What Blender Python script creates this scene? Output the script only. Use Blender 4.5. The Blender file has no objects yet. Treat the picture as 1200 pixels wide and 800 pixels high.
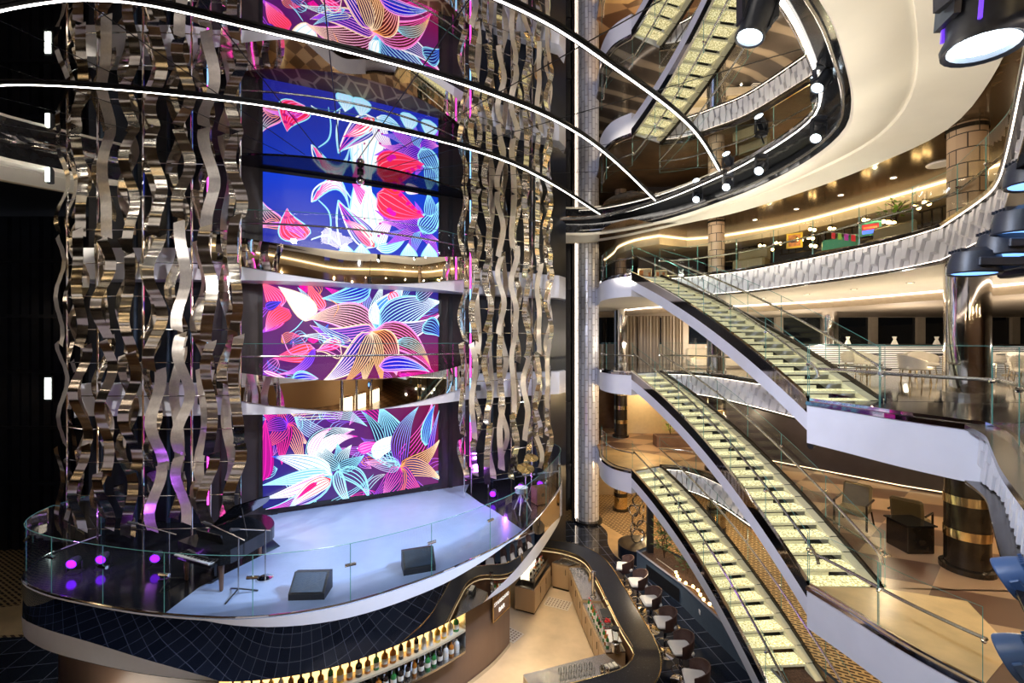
import bpy, math, random
from mathutils import Vector, Matrix
random.seed(7)
COL = bpy.context.scene.collection
PI = math.pi
F = 533.333; HZ = 400.0
G, A, B, C, MZ, SG = -8.28, -4.68, -1.14, 2.42, 4.93, -4.95   # floor levels, mirror ceiling, stage floor

def P(px, py, z):                     # point of level plane z seen at a pixel of the photo (camera at origin, level)
    y = -z * F / (py - HZ); return (((px - 600) / F) * y, y)
def sn(a): return math.sin(a)
def cs(a): return math.cos(a)
def lerp(a, b, t): return tuple(a[i] + (b[i] - a[i]) * t for i in range(len(a)))

def smooth(pts, n=6):                 # catmull-rom through 2D/3D points
    out = []
    for i in range(len(pts) - 1):
        p0 = pts[max(i - 1, 0)]; p1 = pts[i]; p2 = pts[i + 1]; p3 = pts[min(i + 2, len(pts) - 1)]
        for k in range(n):
            t = k / n
            out.append(tuple(0.5 * ((2 * p1[j]) + (-p0[j] + p2[j]) * t + (2 * p0[j] - 5 * p1[j] + 4 * p2[j] - p3[j]) * t * t
                       + (-p0[j] + 3 * p1[j] - 3 * p2[j] + p3[j]) * t ** 3) for j in range(len(p1))))
    out.append(tuple(pts[-1])); return out
def plen(path):
    d = [0.0]
    for i in range(1, len(path)): d.append(d[-1] + math.dist(path[i - 1], path[i]))
    return d
def resample(path, step=None, n=None):
    d = plen(path); L = d[-1]
    if n is None: n = max(1, round(L / step))
    out = []; j = 0
    for k in range(n + 1):
        s = L * k / n
        while j < len(d) - 2 and d[j + 1] < s: j += 1
        seg = d[j + 1] - d[j] or 1e-9
        out.append(lerp(path[j], path[j + 1], min(1, max(0, (s - d[j]) / seg))))
    return out
def normals(path):                    # unit left normals of a 2D path
    out = []
    for i in range(len(path)):
        a = path[max(i - 1, 0)]; b = path[min(i + 1, len(path) - 1)]
        dx, dy = b[0] - a[0], b[1] - a[1]; l = math.hypot(dx, dy) or 1
        out.append((-dy / l, dx / l))
    return out
def offset(path, d):
    return [(p[0] + n[0] * d, p[1] + n[1] * d) for p, n in zip(path, normals(path))]

class MB:
    def __init__(s): s.v = []; s.f = []; s.m = []; s.c = []
    def quad(s, a, b, c, d, m=0, col=None):
        i = len(s.v); s.v += [a, b, c, d]; s.f.append((i, i + 1, i + 2, i + 3)); s.m.append(m); s.c.append(col)
    def poly(s, pts, m=0, col=None):
        i = len(s.v); s.v += pts; s.f.append(tuple(range(i, i + len(pts)))); s.m.append(m); s.c.append(col)
    def grid(s, rows, m=0, close=False, flip=False, col=None):
        i = len(s.v); w = len(rows[0])
        for r in rows: s.v += [tuple(p) for p in r]
        for a in range(len(rows) - 1):
            for b in range(w if close else w - 1):
                b2 = (b + 1) % w
                q = (i + a * w + b, i + a * w + b2, i + (a + 1) * w + b2, i + (a + 1) * w + b)
                s.f.append(q[::-1] if flip else q); s.m.append(m); s.c.append(col)
    def box(s, c, d, rz=0, m=0, rx=0, ry=0):
        R = Matrix.Rotation(rz, 3, 'Z') @ Matrix.Rotation(ry, 3, 'Y') @ Matrix.Rotation(rx, 3, 'X'); i = len(s.v); c = Vector(c)
        for x in (-.5, .5):
            for y in (-.5, .5):
                for z in (-.5, .5): s.v.append(tuple(c + R @ Vector((x * d[0], y * d[1], z * d[2]))))
        for q in ((0, 1, 3, 2), (4, 6, 7, 5), (0, 4, 5, 1), (2, 3, 7, 6), (0, 2, 6, 4), (1, 5, 7, 3)):
            s.f.append(tuple(i + k for k in q)); s.m.append(m); s.c.append(None)
    def bbox(s, c, d, b=.02, rz=0, m=0, rx=0, ry=0):     # box with chamfered edges: inset top and bottom
        R = Matrix.Rotation(rz, 3, 'Z') @ Matrix.Rotation(ry, 3, 'Y') @ Matrix.Rotation(rx, 3, 'X'); c = Vector(c)
        x, y, z = d[0] / 2, d[1] / 2, d[2] / 2
        def ring(x, y, z, k): return [tuple(c + R @ Vector(p)) for p in ((-x + k, -y, z), (x - k, -y, z), (x, -y + k, z), (x, y - k, z), (x - k, y, z), (-x + k, y, z), (-x, y - k, z), (-x, -y + k, z))]
        rows = [ring(x - b, y - b, -z, b * .6), ring(x, y, -z + b, b), ring(x, y, z - b, b), ring(x - b, y - b, z, b * .6)]
        s.grid(rows, m, True); s.poly(rows[0][::-1], m); s.poly(rows[-1], m)
    def tube(s, path, r, n=8, m=0, closed=False, cap=True):
        path = [Vector(p if len(p) == 3 else (p[0], p[1], 0)) for p in path]; rows = []; N = len(path); up = None
        for i, p in enumerate(path):
            if closed: t = path[(i + 1) % N] - path[i - 1]
            else: t = path[min(i + 1, N - 1)] - path[max(i - 1, 0)]
            t = t.normalized() if t.length > 1e-9 else Vector((0, 0, 1))
            if up is None: up = Vector((0, 0, 1)) if abs(t.z) < .9 else Vector((1, 0, 0))
            x = t.cross(up); x = x.normalized() if x.length > 1e-6 else Vector((1, 0, 0)); up = x.cross(t).normalized()
            rr = r[i] if isinstance(r, (list, tuple)) else r
            rows.append([tuple(p + (x * cs(2 * PI * k / n) + up * sn(2 * PI * k / n)) * rr) for k in range(n)])
        if closed: rows.append(rows[0])
        s.grid(rows, m, True, flip=True)
        if cap and not closed: s.poly(rows[0], m); s.poly(rows[-1][::-1], m)
    def lathe(s, prof, c=(0, 0, 0), n=20, m=0, a0=0, a1=2 * PI, sx=1, sy=1):
        full = abs(a1 - a0 - 2 * PI) < 1e-6; k = n if full else n + 1
        rows = [[(c[0] + r * sx * cs(a0 + (a1 - a0) * j / n), c[1] + r * sy * sn(a0 + (a1 - a0) * j / n), c[2] + z) for j in range(k)] for r, z in prof]
        s.grid(rows, m, full)
    def cyl(s, c, r, h, n=20, m=0): s.lathe([(1e-4, 0), (r, 0), (r, h), (1e-4, h)], c, n, m)
    def cone(s, p, q, r0, r1, n=16, m=0, cap=True): s.tube([p, lerp(p, q, .5), q], [r0, (r0 + r1) / 2, r1], n, m, cap=cap)
    def ball(s, c, r, n=12, m=0, sz=1): s.lathe([(max(1e-4, r * sn(PI * k / 8)), -r * sz * cs(PI * k / 8)) for k in range(9)], c, n, m)
    def wall(s, path, z0, z1, m=0, n=1):
        f0 = z0 if callable(z0) else (lambda u: z0); f1 = z1 if callable(z1) else (lambda u: z1)
        N = len(path) - 1
        s.grid([[(p[0], p[1], f0(i / N) + (f1(i / N) - f0(i / N)) * k / n) for i, p in enumerate(path)] for k in range(n + 1)], m)
    def strip(s, pa, pb, za, zb=None, m=0, col=None):
        zb = za if zb is None else zb
        s.grid([[(p[0], p[1], za) for p in pa], [(p[0], p[1], zb) for p in pb]], m, col=col)
    def prism(s, poly, z0, z1, m=0):
        s.poly([(p[0], p[1], z1) for p in poly], m); s.poly([(p[0], p[1], z0) for p in poly][::-1], m)
        q = list(poly) + [poly[0]]; s.wall(q, z0, z1, m)
    def plate(s, path, w, z0, z1, m=0):   # vertical plate of thickness w on a path
        o = offset(path, w); s.wall(path, z0, z1, m); s.wall(o, z0, z1, m); s.strip(path, o, z1, m=m); s.strip(path, o, z0, m=m)
    def build(s, name, mats, parent=None, local=False, smooth=False, ang=35, uvcyl=None):
        me = bpy.data.meshes.new(name); o = bpy.data.objects.new(name, me); COL.objects.link(o)
        off = Vector((0, 0, 0))
        if parent is not None:
            o.parent = parent
            if not local: off = ROOT.get(parent.name, Vector((0, 0, 0))); ROOT[o.name] = off
        me.from_pydata([tuple(Vector(p) - off) for p in s.v], [], s.f)
        for m in (mats if isinstance(mats, (list, tuple)) else [mats]): me.materials.append(M[m])
        me.polygons.foreach_set('material_index', s.m)
        if any(c is not None for c in s.c):
            ca = me.color_attributes.new('Col', 'FLOAT_COLOR', 'CORNER'); buf = []
            for p, c in zip(me.polygons, s.c):
                c = c or (0, 0, 0)
                for k in range(p.loop_total):
                    cc = c[k] if isinstance(c[0], (tuple, list)) else c
                    buf += [cc[0], cc[1], cc[2], 1]
            ca.data.foreach_set('color', buf)
        if uvcyl:
            cx, cy, R = uvcyl; uv = me.uv_layers.new(name='UVMap'); buf = []
            for p in me.polygons:
                a0 = math.atan2(s.v[p.vertices[0]][1] - cy, s.v[p.vertices[0]][0] - cx)
                for i in p.vertices:
                    q = s.v[i]; a = math.atan2(q[1] - cy, q[0] - cx)
                    while a - a0 > PI: a -= 2 * PI
                    while a - a0 < -PI: a += 2 * PI
                    buf += [a * R, q[2]]
            uv.data.foreach_set('uv', buf)
        if smooth:
            me.polygons.foreach_set('use_smooth', [True] * len(me.polygons)); me.set_sharp_from_angle(angle=math.radians(ang))
        me.validate(); me.update(); return o
ROOT = {}
def tag(o, label, cat, group=None):
    o['label'] = label; o['category'] = cat
    if group: o['group'] = group
    return o
def struct(o, label=None):
    o['kind'] = 'structure'
    if label: o['label'] = label
    return o
def thing(name, label, cat, loc=(0, 0, 0), rz=0, group=None):
    o = bpy.data.objects.new(name, None); COL.objects.link(o); o.location = loc; o.rotation_euler = (0, 0, rz)
    o.empty_display_size = .1; ROOT[o.name] = Vector(loc); tag(o, label, cat, group); return o
KIDS = {}
def dup(root, loc, rz, label, scale=None):
    def cp(o, par):
        c = o.copy(); COL.objects.link(c)
        if par: c.parent = par
        for ch in list(o.children): cp(ch, c)
        return c
    r = cp(root, None); r.location = loc; r.rotation_euler = (0, 0, rz)
    if scale: r.scale = (scale,) * 3
    r['label'] = label; return r
ORD = ['first', 'second', 'third', 'fourth', 'fifth', 'sixth', 'seventh', 'eighth', 'ninth', 'tenth', 'eleventh', 'twelfth', 'thirteenth',
       'fourteenth', 'fifteenth', 'sixteenth', 'seventeenth', 'eighteenth', 'nineteenth', 'twentieth', 'twenty-first', 'twenty-second', 'twenty-third',
       'twenty-fourth', 'twenty-fifth', 'twenty-sixth', 'twenty-seventh', 'twenty-eighth', 'twenty-ninth', 'thirtieth']

# ------------------------------------------------------------------ materials
M = {}
def nodes(name):
    m = bpy.data.materials.new(name); m.use_nodes = True; M[name] = m
    nt = m.node_tree; b = nt.nodes['Principled BSDF']; return nt, b
def pm(name, col, rough=.5, metal=0, em=None, es=0, noise=0, ns=6, bump=0, spec=.5, coat=0):
    nt, b = nodes(name)
    b.inputs['Base Color'].default_value = (*col, 1); b.inputs['Roughness'].default_value = rough
    b.inputs['Metallic'].default_value = metal; b.inputs['Specular IOR Level'].default_value = spec; b.inputs['Coat Weight'].default_value = coat
    if em: b.inputs['Emission Color'].default_value = (*em, 1); b.inputs['Emission Strength'].default_value = es
    if noise or bump:
        tc = nt.nodes.new('ShaderNodeTexCoord'); t = nt.nodes.new('ShaderNodeTexNoise'); t.inputs['Scale'].default_value = ns; t.inputs['Detail'].default_value = 5
        nt.links.new(tc.outputs['Object'], t.inputs['Vector'])
        if noise:
            r = nt.nodes.new('ShaderNodeValToRGB'); r.color_ramp.elements[0].position = .3; r.color_ramp.elements[1].position = .7
            r.color_ramp.elements[0].color = (*[max(0, c * (1 - noise)) for c in col], 1); r.color_ramp.elements[1].color = (*[min(1, c * (1 + noise)) for c in col], 1)
            nt.links.new(t.outputs['Fac'], r.inputs['Fac']); nt.links.new(r.outputs['Color'], b.inputs['Base Color'])
        if bump:
            bp = nt.nodes.new('ShaderNodeBump'); bp.inputs['Strength'].default_value = bump; bp.inputs['Distance'].default_value = .03
            nt.links.new(t.outputs['Fac'], bp.inputs['Height']); nt.links.new(bp.outputs['Normal'], b.inputs['Normal'])
    return nt, b
def emit(name, col, s):
    nt, b = nodes(name); b.inputs['Base Color'].default_value = (*col, 1); b.inputs['Emission Color'].default_value = (*col, 1); b.inputs['Emission Strength'].default_value = s
def glass(name, tint, k=.5, base=.03):
    m = bpy.data.materials.new(name); m.use_nodes = True; M[name] = m; nt = m.node_tree; nt.nodes.clear()
    out = nt.nodes.new('ShaderNodeOutputMaterial'); mx = nt.nodes.new('ShaderNodeMixShader'); tr = nt.nodes.new('ShaderNodeBsdfTransparent')
    gl = nt.nodes.new('ShaderNodeBsdfGlossy'); gl.inputs['Roughness'].default_value = .01; tr.inputs['Color'].default_value = (*tint, 1)
    lw = nt.nodes.new('ShaderNodeLayerWeight'); lw.inputs['Blend'].default_value = .25; mu = nt.nodes.new('ShaderNodeMath'); mu.operation = 'MULTIPLY_ADD'
    mu.inputs[1].default_value = k; mu.inputs[2].default_value = base
    nt.links.new(lw.outputs['Fresnel'], mu.inputs[0]); nt.links.new(mu.outputs[0], mx.inputs['Fac']); nt.links.new(tr.outputs[0], mx.inputs[1]); nt.links.new(gl.outputs[0], mx.inputs[2]); nt.links.new(mx.outputs[0], out.inputs['Surface'])
def ramp(nt, fac, stops, const=False):
    r = nt.nodes.new('ShaderNodeValToRGB'); e = r.color_ramp.elements
    e[0].position = stops[0][0]; e[0].color = (*stops[0][1], 1); e[-1].position = stops[-1][0]; e[-1].color = (*stops[-1][1], 1)
    for p, c in stops[1:-1]: e.new(p).color = (*c, 1)
    if const: r.color_ramp.interpolation = 'CONSTANT'
    nt.links.new(fac, r.inputs['Fac']); return r
def texmat(name, kind, stops, scale=(1, 1, 1), rot=0, rough=.4, metal=0, params=None, out='Fac', es=0, coat=0, bump=0):
    nt, b = nodes(name); tc = nt.nodes.new('ShaderNodeTexCoord'); mp = nt.nodes.new('ShaderNodeMapping'); mp.inputs['Scale'].default_value = scale; mp.inputs['Rotation'].default_value = (rot if isinstance(rot, tuple) else (0, 0, rot))
    t = nt.nodes.new(kind); nt.links.new(tc.outputs['Object'], mp.inputs['Vector']); nt.links.new(mp.outputs[0], t.inputs['Vector'])
    for k, v in (params or {}).items():
        if k in t.inputs: t.inputs[k].default_value = v
        else: setattr(t, k, v)
    r = ramp(nt, t.outputs[out], stops); nt.links.new(r.outputs['Color'], b.inputs['Base Color'])
    b.inputs['Roughness'].default_value = rough; b.inputs['Metallic'].default_value = metal; b.inputs['Coat Weight'].default_value = coat
    if es: nt.links.new(r.outputs['Color'], b.inputs['Emission Color']); b.inputs['Emission Strength'].default_value = es
    if bump:
        bp = nt.nodes.new('ShaderNodeBump'); bp.inputs['Strength'].default_value = bump; bp.inputs['Distance'].default_value = .02
        nt.links.new(t.outputs[out], bp.inputs['Height']); nt.links.new(bp.outputs['Normal'], b.inputs['Normal'])
    return nt, b, t
def brickmat(name, c1, c2, mortar, scale, bw, rh, ms, rot=0, rough=.4, metal=0, bump=0, off=.5, coat=0, vec='Object'):
    nt, b = nodes(name); tc = nt.nodes.new('ShaderNodeTexCoord'); mp = nt.nodes.new('ShaderNodeMapping'); mp.inputs['Rotation'].default_value = rot if isinstance(rot, tuple) else (0, 0, rot)
    t = nt.nodes.new('ShaderNodeTexBrick'); nt.links.new(tc.outputs[vec], mp.inputs['Vector']); nt.links.new(mp.outputs[0], t.inputs['Vector'])
    t.inputs['Color1'].default_value = (*c1, 1); t.inputs['Color2'].default_value = (*c2, 1); t.inputs['Mortar'].default_value = (*mortar, 1)
    t.inputs['Scale'].default_value = scale; t.inputs['Brick Width'].default_value = bw; t.inputs['Row Height'].default_value = rh; t.inputs['Mortar Size'].default_value = ms; t.offset = off
    nt.links.new(t.outputs['Color'], b.inputs['Base Color']); b.inputs['Roughness'].default_value = rough; b.inputs['Metallic'].default_value = metal; b.inputs['Coat Weight'].default_value = coat
    if bump:
        bp = nt.nodes.new('ShaderNodeBump'); bp.inputs['Strength'].default_value = bump; bp.inputs['Distance'].default_value = .02
        nt.links.new(t.outputs['Fac'], bp.inputs['Height']); bp.invert = True; nt.links.new(bp.outputs['Normal'], b.inputs['Normal'])
    return nt, b, t

pm('relief_white', (.80, .80, .84), .45, noise=.02)
pm('white', (.82, .83, .90), .34, noise=.03, ns=2)
pm('soffit', (.84, .80, .72), .8, noise=.03, ns=1.2, spec=.1)
pm('cream', (.66, .55, .36), .45, noise=.05)
pm('beige_wall', (.42, .34, .25), .5, noise=.06)
pm('black_gloss', (.012, .013, .016), .12, noise=.2)
pm('black', (.012, .013, .017), .45, noise=.2)
pm('dark_panel', (.032, .025, .028), .45, noise=.15, ns=3)
pm('night_panel', (.012, .016, .028), .35, noise=.3, ns=2)
pm('navy_steel', (.03, .05, .085), .35, .3, noise=.15)
pm('chrome', (.86, .84, .82), .06, 1, noise=.04)
pm('steel', (.62, .60, .57), .25, 1, noise=.06, ns=14)
pm('champagne', (.90, .84, .74), .13, 1, noise=.05, ns=3)
pm('satin_ribbon', (.80, .74, .66), .34, .85, noise=.08, ns=20)
pm('mirror', (.90, .86, .80), .015, 1, noise=.01, ns=1)
pm('mirror_ceiling', (.72, .70, .68), .012, 1, noise=.01, ns=1)
pm('mirror_dark', (.62, .64, .70), .02, 1, noise=.03, ns=2)
pm('dark_stringer', (.42, .40, .44), .05, 1, noise=.1, ns=2)
pm('gold', (.85, .66, .36), .15, 1, noise=.05)
pm('bronze_dark', (.05, .04, .03), .18, .6, noise=.2)
pm('walnut', (.16, .085, .05), .4, noise=.2, ns=4)
pm('brown_leather', (.085, .045, .04), .4, noise=.15, ns=30, bump=.05)
pm('white_shell', (.80, .79, .80), .3, noise=.02)
pm('charcoal', (.03, .033, .04), .5, noise=.15)
pm('lamp_body', (.02, .024, .036), .42, noise=.15, bump=.03, ns=20)
pm('lamp_blue_lit', (.05, .12, .30), .4, noise=.1)  # stage light casing with blue light put into its colour
pm('gray_trim', (.34, .34, .37), .4, noise=.05)
pm('stage_floor', (.42, .52, .74), .28, noise=.05, ns=3)
pm('planter_wall', (.10, .14, .19), .4, noise=.08)
pm('soil', (.10, .055, .035), .9, noise=.5, ns=25, bump=.6)
pm('leaf', (.045, .13, .035), .5, noise=.5, ns=9)
pm('leaf_light', (.25, .42, .05), .5, noise=.4, ns=9)
pm('olive_leather', (.13, .095, .04), .45, noise=.1)
pm('linen', (.62, .55, .46), .7, noise=.06)
pm('green_paint', (.05, .26, .14), .4, noise=.05)
pm('orange_poster', (.75, .28, .08), .6, noise=.4, ns=8)
pm('cream_poster', (.85, .72, .5), .6, noise=.15, ns=8)
pm('red', (.6, .02, .03), .4, noise=.1); pm('yellow', (.9, .6, .03), .4, noise=.05); pm('purple_flag', (.45, .03, .35), .5, noise=.1)
pm('bottle_amber', (.42, .15, .02), .08, noise=.2, coat=.5); pm('bottle_green', (.03, .20, .05), .08, noise=.2, coat=.5)
pm('bottle_dark', (.02, .012, .012), .08, noise=.2, coat=.5); pm('bottle_clear', (.72, .72, .68), .06, noise=.05, coat=.5)
pm('bottle_gold', (.80, .50, .08), .08, noise=.2, coat=.5); pm('paper', (.82, .78, .68), .6, noise=.05)
pm('cymbal', (.75, .56, .25), .22, 1, noise=.1, ns=10)
pm('plastic_white', (.8, .8, .82), .4, noise=.02)
pm('sea_window', (.006, .008, .012), .03, noise=.3)
emit('led_white', (1, .93, .84), 7); emit('led_arc', (1, .93, .85), 12); emit('led_warm', (1, .74, .42), 2.6); emit('led_fascia', (1, .84, .68), 4.5)
emit('lens_blue', (.72, .88, 1), 22); emit('lens_purple', (.22, .012, 1), 2.6); emit('violet_glow', (.16, .05, .8), .9); emit('bulb', (1, .62, .22), 14); emit('downlight', (1, .85, .62), 9)
emit('back_lit', (1, .68, .26), 1.7); emit('lens_dim', (.2, .45, 1), 1.6); emit('led_magenta', (1, .05, .65), 3.0); emit('led_cyan', (.25, .55, 1), 1.8); emit('lobby_light', (.9, 1, .9), 9)
emit('screen_blue', (.05, .12, .9), 1.5); emit('letter_glow', (.95, .93, .88), .75); emit('counter_glow', (1, .75, .4), .7); emit('panel_glow', (1, .88, .62), 2.4); emit('slot_light', (1, .95, .82), 4)
glass('glass', (.95, .985, .98), .55, .02); glass('glass_stage', (.90, .96, .98), .75, .04); glass('crystal', (.93, .96, .97), .8, .10); glass('smoked', (.55, .55, .55), .8, .06)
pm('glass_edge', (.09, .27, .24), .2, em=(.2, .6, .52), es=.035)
# lit crackle-glass treads
nt, b, t = texmat('tread', 'ShaderNodeTexVoronoi', [(0, (1, .97, .82)), (.3, (.84, .78, .46)), (.75, (.38, .33, .13))], scale=(15, 15, 15), rough=.2, es=1.0, out='Distance', params={'Scale': 1.6})
pm('tread_edge', (.50, .48, .32), .2, em=(.9, .86, .6), es=.20, noise=.2, ns=20)
pm('riser_cream', (.62, .57, .38), .35, em=(.9, .84, .5), es=.10, noise=.06)
# floors
brickmat('carpet', (.018, .012, .010), (.075, .040, .022), (.48, .35, .19), 1.0, .30, .12, .030, rot=.5, rough=.9)
brickmat('tile_dark', (.012, .018, .034), (.026, .034, .056), (.16, .18, .24), 1.0, .62, .62, .012, rot=-.18, rough=.10, off=0)
pm('path_beige', (.62, .45, .24), .35, noise=.12, ns=2)
pm('bar_floor', (.58, .44, .29), .45, noise=.14, ns=1.6)
nt, b, t = texmat('parquet', 'ShaderNodeTexChecker', [(0, (.44, .29, .17)), (1, (.15, .082, .052))], scale=(.62, 1.0, .01), rot=.62, rough=.3, params={'Scale': 1.0})
pm('onyx', (.72, .52, .26), .28, noise=.22, ns=1.5)
nt, b, t = texmat('marble_band', 'ShaderNodeTexWave', [(0, (.06, .05, .045)), (.74, (.085, .07, .06)), (.84, (.30, .25, .20)), (1, (.34, .28, .22))], scale=(.055, .055, .055), rot=1.15, rough=.07, params={'Distortion': 3.0, 'Detail': 2.0})
pm('deck_carpet', (.12, .07, .035), .6, noise=.45, ns=1.1)
nt, b, t = texmat('upper_carpet', 'ShaderNodeTexVoronoi', [(0, (.62, .45, .24)), (.05, (.58, .42, .22)), (.075, (.20, .10, .045)), (1, (.15, .075, .03))], scale=(2.4, 1.3, 1), rot=.7, rough=.6, out='Distance', params={'feature': 'DISTANCE_TO_EDGE', 'Scale': 1.0})
nt, b, t = texmat('granite', 'ShaderNodeTexNoise', [(0, (.008, .010, .016)), (.64, (.012, .015, .024)), (.70, (.10, .11, .14)), (1, (.25, .25, .3))], scale=(9, 9, 9), rough=.28, params={'Detail': 6.0}); b.inputs['Specular IOR Level'].default_value = .22
nt, b, t = texmat('wood_panel', 'ShaderNodeTexWave', [(0, (.10, .058, .04)), (1, (.155, .095, .065))], scale=(5, 5, .25), rough=.45, params={'Distortion': 2.5, 'Detail': 3.0})
nt, b, t = texmat('oak_panel', 'ShaderNodeTexWave', [(0, (.40, .27, .15)), (1, (.50, .35, .20))], scale=(4, 4, .3), rough=.4, params={'Distortion': 2.5, 'Detail': 3.0})
brickmat('column_wood', (.46, .32, .21), (.37, .25, .16), (.025, .016, .012), 1.0, .36, .30, .012, rough=.4, vec='UV')
brickmat('pillar_tiles', (.88, .90, .98), (.66, .68, .78), (.42, .42, .48), 1.0, .50, .17, .02, rot=(0, 0, PI / 2), rough=.30, metal=.25, bump=.9, vec='UV')
nt, b, t = texmat('brown_ceiling', 'ShaderNodeTexNoise', [(.3, (.055, .032, .016)), (.7, (.10, .06, .03))], scale=(1.2, 1.2, 1.2), rough=.16)
nt, b, t = texmat('curtain', 'ShaderNodeTexWave', [(0, (.30, .25, .19)), (1, (.44, .37, .29))], scale=(4, 4, .01), rough=.7)
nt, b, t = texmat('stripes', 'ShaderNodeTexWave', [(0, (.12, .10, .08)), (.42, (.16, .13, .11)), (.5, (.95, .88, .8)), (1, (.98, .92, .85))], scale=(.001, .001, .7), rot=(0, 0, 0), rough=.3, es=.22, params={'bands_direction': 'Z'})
# LED screen artwork: flat colours stored on the mesh
nt, b = nodes('led_screen'); at = nt.nodes.new('ShaderNodeVertexColor'); at.layer_name = 'Col'
nt.links.new(at.outputs['Color'], b.inputs['Emission Color']); b.inputs['Base Color'].default_value = (0.01, 0.01, 0.012, 1); b.inputs['Emission Strength'].default_value = 1.12; b.inputs['Roughness'].default_value = .3
# ------------------------------------------------------------------ the atrium opening (plan), shared by the decks
CEN = (-1.0, 9.0)
S1 = smooth([(3.95, 23.6), (3.8, 20.0), (3.58, 18.4), (3.75, 17.1), (4.3, 16.4)], 5)
STL, STR = (4.3, 16.4), (5.55, 17.13)
S2 = smooth([(5.55, 17.13), (6.4, 16.85), (7.15, 16.1), (7.92, 15.1), (8.48, 13.3), (8.84, 11.8), (9.05, 10.5), (8.95, 9.3)], 6)
S3C = smooth([(8.95, 9.3), (7.92, 7.5), (7.3, 6.65), (6.2, 5.5), (4.8, 4.1), (3.5, 2.8)], 5)
NEAR = smooth([(3.5, 2.8), (2.2, 1.7), (0.8, .85), (-1, .6), (-4, 1.2), (-8, 2.6), (-12, 5.5), (-14.6, 9.2), (-17, 12.9)], 4)
S4 = smooth([(5.65, 8.72), (5.82, 8.0), (6.0, 7.1), (6.2, 6.5), (6.35, 6.15)], 5)
S5 = smooth([(6.35, 6.15), (5.9, 5.45), (5.2, 4.7), (4.4, 3.85), (3.5, 2.8)], 5)
BSR = (7.05, 8.62)
S2B = smooth([(5.55, 17.13), (6.3, 16.9), (6.8, 16.2), (7.05, 15.2), (7.15, 13.8), (7.2, 12), (7.16, 10.2), (7.05, 8.62)], 6)
EC = S1 + S2 + S3C[1:] + NEAR[1:]
EB = S1 + S2B + S4 + S5[1:] + NEAR[1:]
def outer(p, box=(-24, 31, -13, 24.6)):
    dx, dy = p[0] - CEN[0], p[1] - CEN[1]; t = 1e9
    for d, lo, hi, c in ((dx, box[0], box[1], CEN[0]), (dy, box[2], box[3], CEN[1])):
        if d > 1e-6: t = min(t, (hi - c) / d)
        elif d < -1e-6: t = min(t, (lo - c) / d)
    return (CEN[0] + dx * t, CEN[1] + dy * t)
def out_by(path, d):
    r = []
    for p in path:
        dx, dy = p[0] - CEN[0], p[1] - CEN[1]; l = math.hypot(dx, dy); r.append((p[0] + dx / l * d, p[1] + dy / l * d))
    return r
def clampbox(path, box=(-23.9, 30.9, -12.9, 24.5)):
    return [(min(box[1], max(box[0], x)), min(box[3], max(box[2], y))) for x, y in path]

def deck(name, E, z, fmat, cname, cmat, cz):
    O = [outer(p) for p in E]
    m = MB(); m.strip(E, O, z); struct(m.build(name, fmat))
    m = MB(); m.strip(E, O, cz); struct(m.build(cname, cmat))
deck('floor_lower', EB, A, 'parquet', 'ceiling_bar', 'cream', A - .80)
deck('floor_middle', EB, B, 'marble_band', 'ceiling_lower', 'beige_wall', B - .80)
deck('floor_upper', EC, C, 'deck_carpet', 'ceiling_middle', 'soffit', C - .80)
# top ceiling, ring and mirror
E4 = EC
m = MB(); m.strip(EC, [outer(p) for p in EC], 4.42); struct(m.build('ceiling_upper', 'brown_ceiling'))
LEDC = smooth([(-3, 17.8), (0, 17.5), (1.5, 17.1), (3.2, 16.75), (4.68, 14.95), (5.7, 12.5), (6.08, 10.75), (6.12, 9.5), (5.86, 8.75), (5.2, 7.85), (4.2, 6.75), (3.4, 6.0), (2.4, 5.2), (.6, 4.3), (-3, 3.8), (-7, 4.7), (-10, 6.8), (-11.4, 9.3), (-11.4, 10.3), (-10.6, 11.1), (-9.4, 12.2)], 6)
INN = smooth([(-3, 19.2), (0, 19.0), (1.64, 18.6), (3.5, 18.45), (5.5, 16.7), (6.7, 14.25), (7.15, 12.6), (7.25, 11), (6.98, 9.6), (6.3, 8.45), (5.25, 7.2), (4.2, 6.1), (2.9, 5.05), (.8, 3.4), (-3, 2.8), (-7.4, 3.7), (-10.8, 6.0), (-12.3, 9.0), (-12.4, 10.6), (-11.5, 11.9), (-10.2, 13.2)], 6)
OUT = smooth([(-3, 20.4), (0, 20.4), (1.8, 20.2), (3.95, 19.7), (6.4, 16.85), (7.6, 15.4), (8.48, 13.3), (8.9, 11.6), (9.0, 9.5), (7.92, 7.5), (6.6, 5.95), (5.2, 4.6), (3.6, 3.0), (.9, 1.2), (-3.2, .9), (-8.3, 2.0), (-12.6, 5.0), (-14.4, 8.8), (-14.4, 11), (-13.2, 13), (-11.5, 14.6)], 6)
NR = 110
LEDC = [(x * 1.07, y * 1.07) for x, y in LEDC]
LEDC, INN, OUT = resample(LEDC, n=NR), resample(INN, n=NR), resample(OUT, n=NR)
mid = lambda t: [lerp(a, b, t) for a, b in zip(INN, OUT)]
m = MB()
rows = [(0, 4.44), (.02, 4.36), (.10, 4.345), (.30, 4.40), (.42, 4.50), (.47, 4.53), (.48, 4.47), (.60, 4.47), (.80, 4.46), (1, 4.36)]
m.grid([[(p[0], p[1], z) for p in mid(t)] for t, z in rows]); o = m.build('trim_soffit_ring', 'soffit', smooth=True, ang=50); struct(o)
m = MB(); m.grid([[(p[0], p[1], z) for p in mid(1)] for z in (4.36, 4.44)] ); m.strip(OUT, [outer(p) if False else (p[0] + (p[0] - CEN[0]) * .04, p[1] + (p[1] - CEN[1]) * .04) for p in OUT], 4.43); struct(m.build('trim_soffit_edge', 'cream'))
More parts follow.
